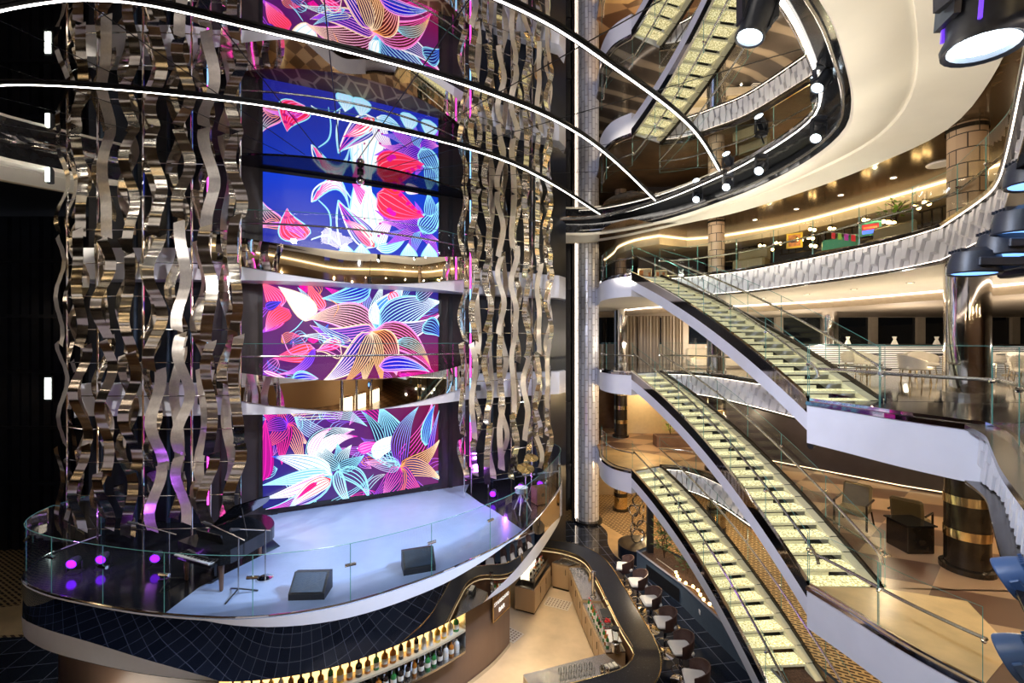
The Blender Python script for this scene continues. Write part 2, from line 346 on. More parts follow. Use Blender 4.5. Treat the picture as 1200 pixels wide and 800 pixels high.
m = MB(); m.wall(INN, 4.44, 4.80); m.strip(INN, LEDC, 4.80, 4.95); m.wall(LEDC, 4.88, 4.95); struct(m.build('trim_light_channel', 'black_gloss'))
m = MB(); m.wall([lerp(a, b, .13) for a, b in zip(LEDC, INN)], 4.88, 4.93); m.strip(LEDC, [lerp(a, b, .13) for a, b in zip(LEDC, INN)], 4.88); struct(m.build('trim_led_edge', 'led_white'))
m = MB(); m.strip(LEDC, offset(LEDC, .03), 4.875); m.wall(LEDC, 4.85, 4.93); struct(m.build('trim_chrome_edge', 'chrome'))
m = MB(); m.tube([(p[0], p[1], 4.52) for p in [lerp(a, b, .78) for a, b in zip(LEDC, INN)]][14:92], .035, 6)
tr = m.build('lighting_pipe', 'steel'); tag(tr, 'long curved steel pipe inside the black ceiling channel carrying the stage lights', 'pipe')
m = MB(); m.poly([(p[0], p[1], MZ) for p in LEDC] + [(-9.1, 14.4, MZ), (-4.3, 17.6, MZ)]); struct(m.build('ceiling_mirror', 'mirror_ceiling'))
# seams between the mirror panels
m = MB(); c0 = (-5.2, 14.0)
for k in range(15):
    a = -PI * .98 + k * PI * 1.02 / 14
    pts = [(c0[0] + cs(a) * r, c0[1] + sn(a) * r) for r in (2, 13.5)]
    d = (-sn(a) * .010, cs(a) * .010)
    best = 13.5
    for r in range(20, 140):
        q = (c0[0] + cs(a) * r / 10, c0[1] + sn(a) * r / 10)
        ins = False; n = len(LEDC); j = n - 1
        for i in range(n):
            xi, yi = LEDC[i]; xj, yj = LEDC[j]
            if (yi > q[1]) != (yj > q[1]) and q[0] < (xj - xi) * (q[1] - yi) / (yj - yi) + xi: ins = not ins
            j = i
        if not ins and r > 40: best = r / 10; break
    e = (c0[0] + cs(a) * best, c0[1] + sn(a) * best)
    m.quad((pts[0][0] - d[0], pts[0][1] - d[1], MZ - .004), (e[0] - d[0], e[1] - d[1], MZ - .004), (e[0] + d[0], e[1] + d[1], MZ - .004), (pts[0][0] + d[0], pts[0][1] + d[1], MZ - .004))
struct(m.build('trim_mirror_seams', 'black'))
# LED arcs fixed under the mirror ceiling
arcs = [([P(-160, 30, 4.88), P(100, 0, 4.88)][1:] + [P(300, 35, 4.88), P(560, 105, 4.88), P(690, 165, 4.88), P(768, 235, 4.88)], 'middle LED light arc on the mirror ceiling, between the outer two', (-9.1, 7.1)),
        ([P(0, 100, 4.88), P(200, 111, 4.88), P(400, 140, 4.88), P(600, 192, 4.88), P(703, 251, 4.88)], 'innermost LED light arc on the mirror ceiling, nearest the screens', (-11.7, 9.4)),
        ([P(583, 0, 4.88), P(720, 80, 4.88), P(810, 150, 4.88), P(843, 200, 4.88)], 'outermost LED light arc on the mirror ceiling, crossing the reflected stairs', (-3.8, 4.9))]
for pts, lab, st in arcs:
    p = resample(smooth([st] + pts, 8), n=60); n1 = offset(p, .02); n2 = offset(p, -.02)
    t = thing('led_arc', lab, 'light', (p[30][0], p[30][1], 4.88), group='LED arcs on the mirror ceiling')
    m = MB(); m.strip(n1, n2, 4.879); m.build('light_strip', 'led_arc', t)
    m = MB(); o1, o2 = offset(p, .045), offset(p, -.045); m.strip(o1, o2, 4.881); m.wall(o1, 4.88, 4.922); m.wall(o2, 4.88, 4.922); m.build('housing', 'black', t)

# ---- fascias
def relief(name, path, z0, z1, w=.2, side=1, dep=1):
    p = resample(path, w); nn = normals(p); m = MB(); H = z1 - z0; NV = 12
    for i in range(len(p) - 1):
        a, b = p[i], p[i + 1]; n = nn[i]; ph = (i % 4) * .25; led = (.28, .62, .42, .78)[i % 4]
        rows = []
        for k in range(NV + 1):
            v = k / NV; q = (v - led) % 1.0
            d = (.02 + .085 * (1 - q)) * dep
            ww = .74 + .20 * cs(2 * PI * (v * 1.0 + (i % 2) * .5 + .1)); c = lerp(a, b, .5); h = lerp((0, 0), (b[0] - a[0], b[1] - a[1]), .5 * ww)
            zz = z0 + H * v; o = (n[0] * d * side, n[1] * d * side)
            rows.append([(c[0] - h[0], c[1] - h[1], zz), (c[0] - h[0] + o[0], c[1] - h[1] + o[1], zz), (c[0] + h[0] + o[0], c[1] + h[1] + o[1], zz), (c[0] + h[0], c[1] + h[1], zz)])
        m.grid(rows)
    m.wall(p, z0, z1, 1); o = m.build(name, ['relief_white', 'gray_trim']); struct(o); return o  # gray back plate paints shade into the gaps between strips
def plain(name, path, z0, z1, mt='white'):
    m = MB(); m.wall(path, z0, z1); struct(m.build(name, mt, smooth=True, ang=60))
def strip_led(name, path, z, side, mt='led_fascia', d0=.06, d1=.13, h=.02):
    a, b = offset(path, d0 * side), offset(path, d1 * side); m = MB()
    m.strip(a, b, z); m.wall(a, z, z + h); m.wall(b, z, z + h); m.strip(a, b, z + h); struct(m.build(name, mt))
def fascia(tag_, path, z, side, led=True, wavy=True):
    if wavy:
        relief('trim_relief_' + tag_, path, z - .74, z - .08, w=.13 if tag_.startswith('near') else .2, side=side, dep=.55 if tag_.startswith('near') else 1)
        if led:
            strip_led('trim_led_top_' + tag_, path, z - .085, side, d0=.14, d1=.152, h=.01); strip_led('trim_led_bottom_' + tag_, path, z - .75, side, d0=.14, d1=.152, h=.01)
        m = MB(); o = offset(path, .17 * side); m.strip(path, o, z); m.strip(path, o, z - .07); m.wall(o, z - .07, z); m.strip(path, o, z - .76); m.wall(o, z - .79, z - .76); m.strip(path, o, z - .80)
        struct(m.build('trim_edge_' + tag_, 'bronze_dark'))
    else:
        plain('trim_plain_' + tag_, path, z - .80, z - .03)
        m = MB(); o = offset(path, .03 * side); m.strip(path, o, z); m.wall(o, z - .07, z + .0); m.strip(path, o, z - .07); struct(m.build('trim_cap_' + tag_, 'dark_stringer'))
SD = -1   # atrium side of these clockwise paths lies to the right
for nm, z in (('lower', A), ('middle', B), ('upper', C)):
    fascia('landing_' + nm, S1, z, SD, wavy=False)
    plain('trim_stair_head_' + nm, [STL, STR], z - .80, z - .03)
fascia('upper', S2 + S3C[1:], C, SD); fascia('middle', S2B, B, SD); fascia('lower', S2B, A, SD)
for nm, z in (('lower', A), ('middle', B)):
    fascia('near_landing_' + nm, S4, z, SD, wavy=False); plain('trim_stair_foot_' + nm, [BSR, S4[0]], z - .80, z - .03)
    fascia('near_' + nm, S5, z, SD, led=False)
for nm, z in (('lower', A), ('middle', B), ('upper', C)): plain('trim_opposite_' + nm, NEAR, z - .8, z)
# bronze-coloured landing floors over the lower deck
m = MB(); m.poly([(x, y, A + .006) for x, y in S4 + [(7.6, 6.9), (8.2, 8.2), BSR]]); struct(m.build('floor_landing_near', 'onyx'))
q = [p for p in S1 if p[1] < 19.6]
m = MB(); m.poly([(x, y, A + .006) for x, y in q + [STR, (6.4, 16.85), (6.2, 18.6), (5.0, 19.6)]]); struct(m.build('floor_landing_far', 'onyx'))
m = MB(); m.poly([(x, y, B + .006) for x, y in S4 + [(7.8, 6.6), (8.6, 8.2), BSR]]); struct(m.build('floor_landing_near_middle', 'black_gloss'))
# coves in the ceilings: LED line + dropped panel
def cove(nm, E, z, d, drop, m1, m2, led='led_warm'):
    a = clampbox(out_by(E, d)); b = clampbox(out_by(E, d + .07)); O = [outer(p) for p in E]
    m = MB(); m.strip(a, b, z - .05); m.wall(a, z - .05, z); struct(m.build('trim_cove_led_' + nm, led))
    m = MB(); m.wall(b, z - drop, z - .02); m.strip(b, O, z - drop); struct(m.build('ceiling_drop_' + nm, m1))
cove('upper', EC, 4.42, 3.1, .36, 'cream', None); cove('middle', EC, C - .80, 5.2, .30, 'beige_wall', None, 'led_fascia'); cove('lower', EB, B - .80, 6.5, .25, 'walnut', None)

# ---- glass balustrades
def rail(label, path, z, h=1.08, hand=.62, side=SD, inset=.09, panel=1.35, gm='glass', end=(True, True), group='glass balustrades', slope=None, edge=True, mid=None):
    zf = slope or (lambda u: z)
    p = resample(offset(path, -side * inset), .17); hp = offset(p, -side * .09); N = len(p) - 1
    t = thing('glass_balustrade', label, 'railing', (p[0][0], p[0][1], zf(0)), group=group)
    k = max(1, round(plen(p)[-1] / panel)); cuts = [round(N * i / k) for i in range(k + 1)]; 
    for a, b in zip(cuts, cuts[1:]):
        pp = [lerp(p[a], p[a + 1], .06)] + p[a + 1:b] + [lerp(p[b], p[b - 1], .06)]; us = [a / N] + [i / N for i in range(a + 1, b)] + [b / N]
        m = MB(); m.grid([[(q[0], q[1], zf(u) + .02) for q, u in zip(pp, us)], [(q[0], q[1], zf(u) + h) for q, u in zip(pp, us)]]); g = m.build('glass_panel', gm, t)
        e = MB(); tp = [(q[0], q[1], zf(u) + h) for q, u in zip(pp, us)]
        e.tube(tp, .0035, 4)
        for i in (0, -1): e.tube([(pp[i][0], pp[i][1], zf(us[i]) + .02), tp[i]], .006, 4)
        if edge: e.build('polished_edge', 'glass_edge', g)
        for c in ((a, b) if b == cuts[-1] else (a,)):
            q, r = p[c], hp[c]; zc = zf(c / N) + hand; m2 = MB(); m2.tube([(q[0], q[1], zc), (r[0], r[1], zc)], .02, 6); m2.ball((q[0], q[1], zc), .035, 8); m2.build('clamp', 'chrome', t)
    m = MB(); m.tube([(q[0], q[1], zf(i / N) + hand) for i, q in enumerate(hp)], .028, 8); m.build('handrail', 'steel', t, smooth=True)
    m = MB(); pl = offset(p, .02); pr = offset(p, -.02)
    m.grid([[(q[0], q[1], zf(i / N) + dz) for i, q in enumerate(w)] for w, dz in ((pl, -.02), (pl, .06), (pr, .06), (pr, -.02))]); m.build('base_channel', 'chrome', t)
    return t
for nm, z in (('lower', A), ('middle', B), ('upper', C)):
    w = {'lower': 'bottom', 'middle': 'middle', 'upper': 'top'}[nm]
    rail(f'curved glass balustrade around the {w} far landing, behind the tall tiled pillar', S1[6:], z, group='landing balustrades')
rail('long curved glass balustrade along the restaurant balcony above the lit white relief', S2 + S3C[1:], C, inset=.02)
rail('glass balustrade of the middle balcony behind the middle staircase', S2B, B, inset=.02)
rail('glass balustrade of the lowest balcony, seen behind and below the middle staircase', S2B, A, inset=.02)
rail('curved glass balustrade on the near middle landing above the plain white fascia', S4 + S5[1:], B, inset=.05)
rail('glass balustrade of the near golden landing at the foot of the middle staircase', S4, A, inset=.05)
# ---- walls around the decks
def wallbox(name, x0, x1, y0, y1, z0, z1, mt):
    m = MB(); m.box(((x0 + x1) / 2, (y0 + y1) / 2, (z0 + z1) / 2), (x1 - x0, y1 - y0, z1 - z0)); return struct(m.build(name, mt))
wallbox('wall_back_upper', 3.9, 31, 24.6, 24.8, C, 4.42, 'dark_panel'); wallbox('wall_back_lower', 3.9, 31, 24.6, 24.8, A, B - .8, 'walnut'); wallbox('wall_back_bar', 3.0, 31, 24.6, 24.8, G, A - .8, 'beige_wall')
wallbox('wall_right', 31, 31.2, -13, 24.8, G, 4.5, 'beige_wall'); wallbox('wall_front', -24, 31, -13.2, -13, G, 4.5, 'walnut')
wallbox('wall_left_side', -24.2, -24, -13, 25, G, 4.5, 'dark_panel')
# seaward windows on the middle deck
m = MB(); zz0, zz1 = B, C - 1.1
xs = [4.2 + 2.55 * k for k in range(11)]
m.box((17.5, 24.62, B + .5), (27, .16, 1.0)); m.box((17.5, 24.62, C - .95), (27, .16, .34))
for x in xs: m.box((x, 24.6, (zz0 + zz1) / 2), (.42, .2, zz1 - zz0))
struct(m.build('wall_back_middle', 'beige_wall'))
for k, x in enumerate(xs[:-1]):
    m = MB(); m.quad((x + .21, 24.66, B + 1), (x + 2.34, 24.66, B + 1), (x + 2.34, 24.66, C - 1.1), (x + .21, 24.66, C - 1.1)); struct(m.build(f'window_{k + 1}', 'sea_window'))
m = MB(); m.quad((-32, -14, 5.2), (33, -14, 5.2), (33, 26, 5.2), (-32, 26, 5.2)); struct(m.build('ceiling_world_block', 'black'))  # added black sheet, unseen; keeps world light from leaking in above
# black machinery walls left and right of the tower
m = MB(); x = -26
for k in range(40):
    xx = -26 + k * .42; m.box((xx, 18.1, -1.65), (.30, .10 + .05 * (k % 3), 13.2))
for z in (-5.6, -3.4, -1.2, 1.0, 3.2): m.box((-17.5, 18.0, z), (17, .12, .12))
m.box((-19.5, 18.25, -1.65), (21.2, .1, 13.3)); struct(m.build('wall_left', 'night_panel'))
m = MB()
for k in range(9): m.box((.1 + k * .42, 22.3, -1.65), (.28, .12 + .06 * (k % 2), 13.2))
for z in (-6, -3.0, 0.0, 2.6): m.box((1.8, 22.2, z), (3.9, .12, .12))
m.box((1.5, 22.5, -1.65), (5.0, .1, 13.3)); struct(m.build('wall_center', 'night_panel'))
# lobby floor finishes
wallbox('floor', -30, 31, -13, 25, G - .2, G, 'carpet')
pth = smooth([P(700, 612, G), P(711, 623, G), P(712.5, 637, G), P(720, 650, G), P(733, 660, G)], 6)
rt = smooth([P(703, 611, G), P(745, 636, G), P(775, 649, G), (6.4, 16.3)], 6)
m = MB(); m.poly([(x, y, G + .004) for x, y in pth + [(6.0, 15.6)] + rt[::-1]]); struct(m.build('floor_path', 'path_beige'))
m = MB(); m.poly([(-17, 12.7, G + .004), (-11, 13.0, G + .004), (-11, 17, G + .004), (-14.2, 14.6, G + .004), (-17, 13.9, G + .004)]); struct(m.build('floor_path_left', 'path_beige'))
tile = pth + [(5.0, 16.4), (5.9, 12), (6.1, 10), (6.1, 1), (-17, 1), (-17, 12.6), (-10.4, 12.9), (-9.5, 9.6), (-6, 8.8), (0, 9.6), (2.2, 9.6), (3.0, 10.4), (2.95, 13), (2.6, 15.2), (1.6, 16.2), (-1, 16.5), (-1, 19.5), (2.5, 21)]
m = MB(); m.poly([(x, y, G + .008) for x, y in tile]); struct(m.build('floor_tile', 'tile_dark'))
# ------------------------------------------------------------------ staircases
def bez(t):
    p0, p1, p2 = (4.3, 16.4), (5.72, 13.4), (5.65, 8.72)
    return tuple((1 - t) ** 2 * p0[i] + 2 * t * (1 - t) * p1[i] + t * t * p2[i] for i in (0, 1))
BEZ = resample([bez(k / 200) for k in range(201)], n=44)
LN = normals(BEZ)
def across(i, w): return (BEZ[i][0] + LN[i][0] * w, BEZ[i][1] + LN[i][1] * w)
SW = 1.42; NS = 22
def stair(zt, H, label):
    t = thing('staircase', label, 'staircase', (BEZ[22][0], BEZ[22][1], zt - H), group='glowing glass staircases')
    zz = lambda u: zt - H * u
    L = BEZ; R = [across(i, SW) for i in range(45)]; IN = [across(i, .05) for i in range(45)]; RI = [across(i, SW - .05) for i in range(45)]
    def plate(path, o, lo, hi, mt, name, sm=True):
        m = MB(); N = len(path) - 1
        g = lambda pa, d: [(p[0], p[1], zz(i / N) + d) for i, p in enumerate(pa)]
        m.grid([g(path, lo), g(path, hi), g(o, hi), g(o, lo), g(path, lo)]); return m.build(name, mt, t)
    plate(L, IN, -.56, -.22, 'white', 'stringer'); plate(L, IN, -.22, .06, 'dark_stringer', 'mirror_stringer')
    plate([across(i, -.02) for i in range(45)], [across(i, .06) for i in range(45)], .06, .10, 'chrome', 'stringer_cap')
    plate(RI, R, -.56, -.18, 'white', 'stringer'); plate(RI, R, -.18, .08, 'bronze_dark', 'mirror_stringer')
    m = MB(); m.grid([[(p[0], p[1], zz(i / 44) - .54) for i, p in enumerate(L)], [(p[0], p[1], zz(i / 44) - .54) for i, p in enumerate(R)]]); m.build('soffit_panel', 'black', t)  # black panel paints the shade seen through the open risers
    r = H / NS
    for k in range(1, NS + 1):
        i0, i1 = 2 * (k - 1), 2 * k; z = zt - r * k + (.015 if k == NS else 0); m = MB()
        a, b = across(i0, .08), across(i0, SW - .24); c, d = across(i1, SW - .24), across(i1, .08)
        n = 0.03; dx, dy = d[0] - a[0], d[1] - a[1]; l = math.hypot(dx, dy); d = (d[0] + dx / l * n, d[1] + dy / l * n); c = (c[0] + dx / l * n, c[1] + dy / l * n)
        m.quad((*a, z), (*b, z), (*c, z), (*d, z), 0); m.quad((*d, z), (*c, z), (*c, z - .055), (*d, z - .055), 1); m.quad((*a, z - .055), (*b, z - .055), (*c, z - .055), (*d, z - .055), 1)
        m.quad((*a, z), (*a, z - .055), (*d, z - .055), (*d, z), 1); tr = m.build('tread', ['tread', 'tread_edge'], t)
        # zigzag side plate on the right and the half-height riser below the nosing
        m = MB(); e0, e1 = across(i0, SW - .24), across(i1, SW - .24); h0, h1 = across(i0, SW - .05), across(i1, SW - .05)
        m.quad((*e0, z + r * .9), (*h0, z + r * .9), (*h1, z), (*e1, z)); m.quad((*e0, z + .02), (*e0, z + r * .9), (*e1, z), (*e1, z - .03))
        m.build('side_plate', 'riser_cream', tr)
        m = MB(); q0, q1 = across(i0, .08), across(i0, .66); m.quad((*q0, z), (*q1, z), (*q1, z + r - .09), (*q0, z + r - .09)); m.build('glass_riser', 'tread_edge', tr)
    # balustrades on the two sides
    for side, pa, nm in ((1, L, .02), (2, R, SW - .02)):
        pp = [across(i, nm) for i in range(45)]; N = 44; cuts = [0, 7, 14, 21, 28, 36, 44]
        for a, b in zip(cuts, cuts[1:]):
            m = MB(); rg = list(range(a, b + 1)); m.grid([[(*pp[i], zz(i / N) + .10) for i in rg], [(*pp[i], zz(i / N) + 1.02) for i in rg]]); g = m.build('glass_panel', 'glass', t)
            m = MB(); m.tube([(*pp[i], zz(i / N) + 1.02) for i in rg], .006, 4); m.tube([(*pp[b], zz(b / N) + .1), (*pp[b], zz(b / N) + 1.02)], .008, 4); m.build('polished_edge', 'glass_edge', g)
        hw = nm + (.09 if side == 1 else -.09); hp = [(*across(i, hw), zz(i / N) + .70) for i in range(45)]
        e = hp[-1]; hp += [(e[0] + .01, e[1] - .10, e[2] - .10), (e[0] + .02, e[1] - .14, e[2] - .22)]
        m = MB(); m.tube(hp, .028, 8); m.build('handrail', 'steel', t, smooth=True)
        for c in cuts[1:]: m = MB(); m.tube([(*pp[c], zz(c / N) + .70), hp[c]], .02, 6); m.ball((*pp[c], zz(c / N) + .7), .035, 8); m.build('clamp', 'chrome', t)
    return t
stair(C, C - B, 'topmost glass staircase, descending from the upper restaurant deck to the middle landing')
stair(B, B - A, 'middle glowing glass staircase, descending from the middle deck to the golden near landing')
stair(A, A - G, 'lowest glowing glass staircase, descending past the planter towards the bar floor')

# ------------------------------------------------------------------ media tower
FL, FR = (-8.0, 12.0), (-1.3, 15.4)                      # ends of the bridge fronts
TD = (.8917, .4525); TN = (.4525, -.8917)               # along the tower, and towards the camera
def tow(s, d): return (FL[0] + TD[0] * s + TN[0] * d, FL[1] + TD[1] * s + TN[1] * d)
TL = math.dist(FL, FR)
def bulge(u, k): return k * 4 * u * (1 - u)
def at_px(px, d):                                        # distance along the tower seen at a pixel column
    a = tow(0, d); r = (px - 600) / F
    return (r * a[1] - a[0]) / (TD[0] - r * TD[1])
m = MB(); m.quad((*tow(-.1, -.42), SG), (*tow(TL + .1, -.42), SG), (*tow(TL + .1, -.42), MZ), (*tow(-.1, -.42), MZ))
struct(m.build('wall_tower', 'dark_panel'))
m = MB()
for s0, s1 in ((.25, .62), (1.45, 1.62), (6.05, 6.2), (6.75, 6.9)):
    a, b = tow(s0, -.36), tow(s1, -.36)
    for lo, hi in ((SG, B - .9), (B, C - .9), (C, MZ)): m.quad((*a, lo), (*b, lo), (*b, hi), (*a, hi))
struct(m.build('trim_tower_pilasters', 'black'))
m = MB()
for s0, s1 in ((.62, 1.45), (6.2, 6.75)):
    a, b = tow(s0, -.39), tow(s1, -.39)
    for lo, hi in ((SG, B - .9), (B, C - .9), (C, MZ)): m.quad((*a, lo), (*b, lo), (*b, hi), (*a, hi))
struct(m.build('trim_tower_reveals', 'dark_panel'))
WL = [(-12.0, 12.9), tow(-.1, -.42)]; WR = [tow(TL + .1, -.42), (1.2, 17.4), (2.2, 18.6)]
m = MB(); m.wall(WL, G, MZ); m.wall([(-12.0, 12.9), (-11.6, 15.5)], G, MZ); struct(m.build('wall_tower_left', 'night_panel'))
m = MB(); m.wall(WR, G, MZ); m.wall([(2.2, 18.6), (0, 20)], G, MZ); struct(m.build('wall_tower_right', 'night_panel'))
# lift machinery posts and lit strips behind the ribbons
m = MB()
for x in (-11.2, -10.3, -9.4, -8.7): m.tube([(x, 12.45, SG), (x, 12.45, MZ)], .05, 6)
for x, y in ((-.7, 16.0), (.1, 16.5), (.9, 16.9)): m.tube([(x, y, SG), (x, y, MZ)], .05, 6)
struct(m.build('trim_lift_posts', 'navy_steel'))

# LED artwork: petals drawn as filled shapes and veins; each section keeps its own coordinates
def clip_poly(p, x1, y1):
    for ax, lim, sg in ((0, 0, 1), (0, x1, -1), (1, 0, 1), (1, y1, -1)):
        o = []
        for i in range(len(p)):
            a, b = p[i - 1], p[i]; da, db = sg * (a[ax] - lim), sg * (b[ax] - lim)
            if (da >= 0) != (db >= 0): o.append(lerp(a, b, da / (da - db)))
            if db >= 0: o.append(b)
        p = o
        if len(p) < 3: return []
    return p
class Art:
    def __init__(s, W, H, conv): s.W, s.H, s.conv = W, H, conv; s.sh = []; s.layer = 0
    def fill(s, pts, col, g=2.5): s.sh.append((s.layer, pts, tuple((c ** g) * (.85 if min(col) < .5 and g > 2 else 1) for c in col)))
    def line(s, pts, w, c0, c1=None):
        c1 = c1 or c0; nn = normals(pts); N = len(pts) - 1
        for i in range(N):
            a, b, na, nb = pts[i], pts[i + 1], nn[i], nn[i + 1]; ta = w * (.35 + .65 * sn(PI * min(1, (i + .3) / N * .9 + .1))); tb = w * (.35 + .65 * sn(PI * min(1, (i + 1.3) / N * .9 + .1)))
            s.fill([(a[0] - na[0] * ta, a[1] - na[1] * ta), (b[0] - nb[0] * tb, b[1] - nb[1] * tb), (b[0] + nb[0] * tb, b[1] + nb[1] * tb), (a[0] + na[0] * ta, a[1] + na[1] * ta)], lerp(c0, c1, i / N), 1.5)
    def petal(s, x0, y0, x1, y1, w, bend=0, fill=None, c0=(1, .2, .8), c1=None, n=9, lw=2.2, edge=None, tipf=.55, el=None):
        dx, dy = x1 - x0, y1 - y0; L = math.hypot(dx, dy); px, py = -dy / L, dx / L
        def P_(u, q): # q -1..1 across
            b = bend * 4 * u * (1 - u); ww = w * (sn(PI * u ** tipf) if u < 1 else 0) * q + b
            return s.conv(x0 + dx * u + px * ww, y0 + dy * u + py * ww)
        K = 11; s.layer += 1
        if fill:
            for i in range(K):
                u0, u1 = i / K, (i + 1) / K; f0 = fill if not isinstance(fill[0], tuple) else lerp(fill[0], fill[1], u0)
                s.fill([P_(u0, -1), P_(u1, -1), P_(u1, 1), P_(u0, 1)], f0)
        s.layer += 1; k = s.W / 1120; n = max(2, round(n * .85)); lw *= 1.0
        for j in range(n):
            q = -1 + 2 * (j + .5) / n; s.line([P_(i / K, q) for i in range(K + 1)], lw * k, c0, c1)
        if edge:
            for q in (-1, 1): s.line([P_(i / K, q) for i in range(K + 1)], (el or lw * 1.5) * k, edge)
    def dots(s, pts, r, col):
        s.layer += 1
        for x, y in pts: s.fill([s.conv(x + r * cs(a * PI / 3), y + r * .8 * sn(a * PI / 3)) for a in range(6)], col)
    def curve(s, pts, w, c0, c1=None):
        s.layer += 1; p = smooth(pts, 5); s.line([s.conv(*q) for q in p], w * s.W / 1120, c0, c1)
pink, mag, coral, white, lb, blue, royal, violet, orange, navy, maroon, red_ = (1, .12, .50), (.95, 0, .62), (1, .28, .30), (1, 1, 1), (.45, .85, 1), (.05, .16, .95), (.03, .08, .75), (.42, .10, .95), (1, .50, .20), (.035, .07, .30), (.30, .02, .10), (1, .05, .08)
lpink = (1, .45, .85); cream_ = (1, .82, .62)
def screen(label, z0, z1, x0, x1, tops, bots, bg, draw):
    sl, sr = at_px(308, -.33), at_px(513.5, -.33); W = sr - sl; H = z1 - z0
    # image scale: left and right edge heights from perspective
    def conv(x, y):
        u = (x - x0) / (x1 - x0); t = tops[0] + (tops[1] - tops[0]) * u; b = bots[0] + (bots[1] - bots[0]) * u
        return (u * W, (b - y) / (b - t) * H)
    a = Art(W, H, conv); draw(a)
    mid_ = tow((sl + sr) / 2, -.33)
    t = thing('led_screen', label, 'screen', (mid_[0], mid_[1], z0), group='tower LED screens')
    def W3(p, d): q = tow(sl + p[0], -.33 + d + .10 * (1 - (2 * p[0] / W - 1) ** 2)); return (q[0], q[1], z0 + p[1])
    m = MB(); N = 16
    for i in range(N):
        for j in range(4):
            f = lambda u, v: lerp(lerp(bg[0], bg[1], u), lerp(bg[2], bg[3], u), v); f_ = f; f = lambda u, v: tuple(c ** 1.5 for c in f_(u, v)); u0, u1, v0, v1 = i / N, (i + 1) / N, j / 4, (j + 1) / 4
            m.poly([W3((u * W, v * H), 0) for u, v in ((u0, v0), (u1, v0), (u1, v1), (u0, v1))], col=(f(u0, v0), f(u1, v0), f(u1, v1), f(u0, v1)))
    for ly, p, c in a.sh:
        p = clip_poly(p, W, H)
        if p: m.poly([W3(q, .004 + ly * .0009) for q in p], col=c)
    m.build('artwork', 'led_screen', t)
    m = MB()
    for (u0, u1, v0, v1) in ((-.02, 1.02, -.03, 0), (-.02, 1.02, 1, 1.03), (-.02, 0, 0, 1), (1, 1.02, 0, 1)):
        for i in range(8 if u1 - u0 > .5 else 1):
            k = 8 if u1 - u0 > .5 else 1; ua, ub = u0 + (u1 - u0) * i / k, u0 + (u1 - u0) * (i + 1) / k
            m.poly([W3((u * W, v * H), .03) for u, v in ((ua, v0), (ub, v0), (ub, v1), (ua, v1))])
    m.build('frame', 'black', t); return t
def star(a, x, y, rays, w, cols, fill=None, n=7, lw=2.2, bend=10):
    for i, (tx, ty) in enumerate(rays):
        c = cols[i % len(cols)]; a.petal(x, y, tx, ty, w, bend if i % 2 else -bend, fill[i % len(fill)] if fill else None, c[0], c[1], n, lw)
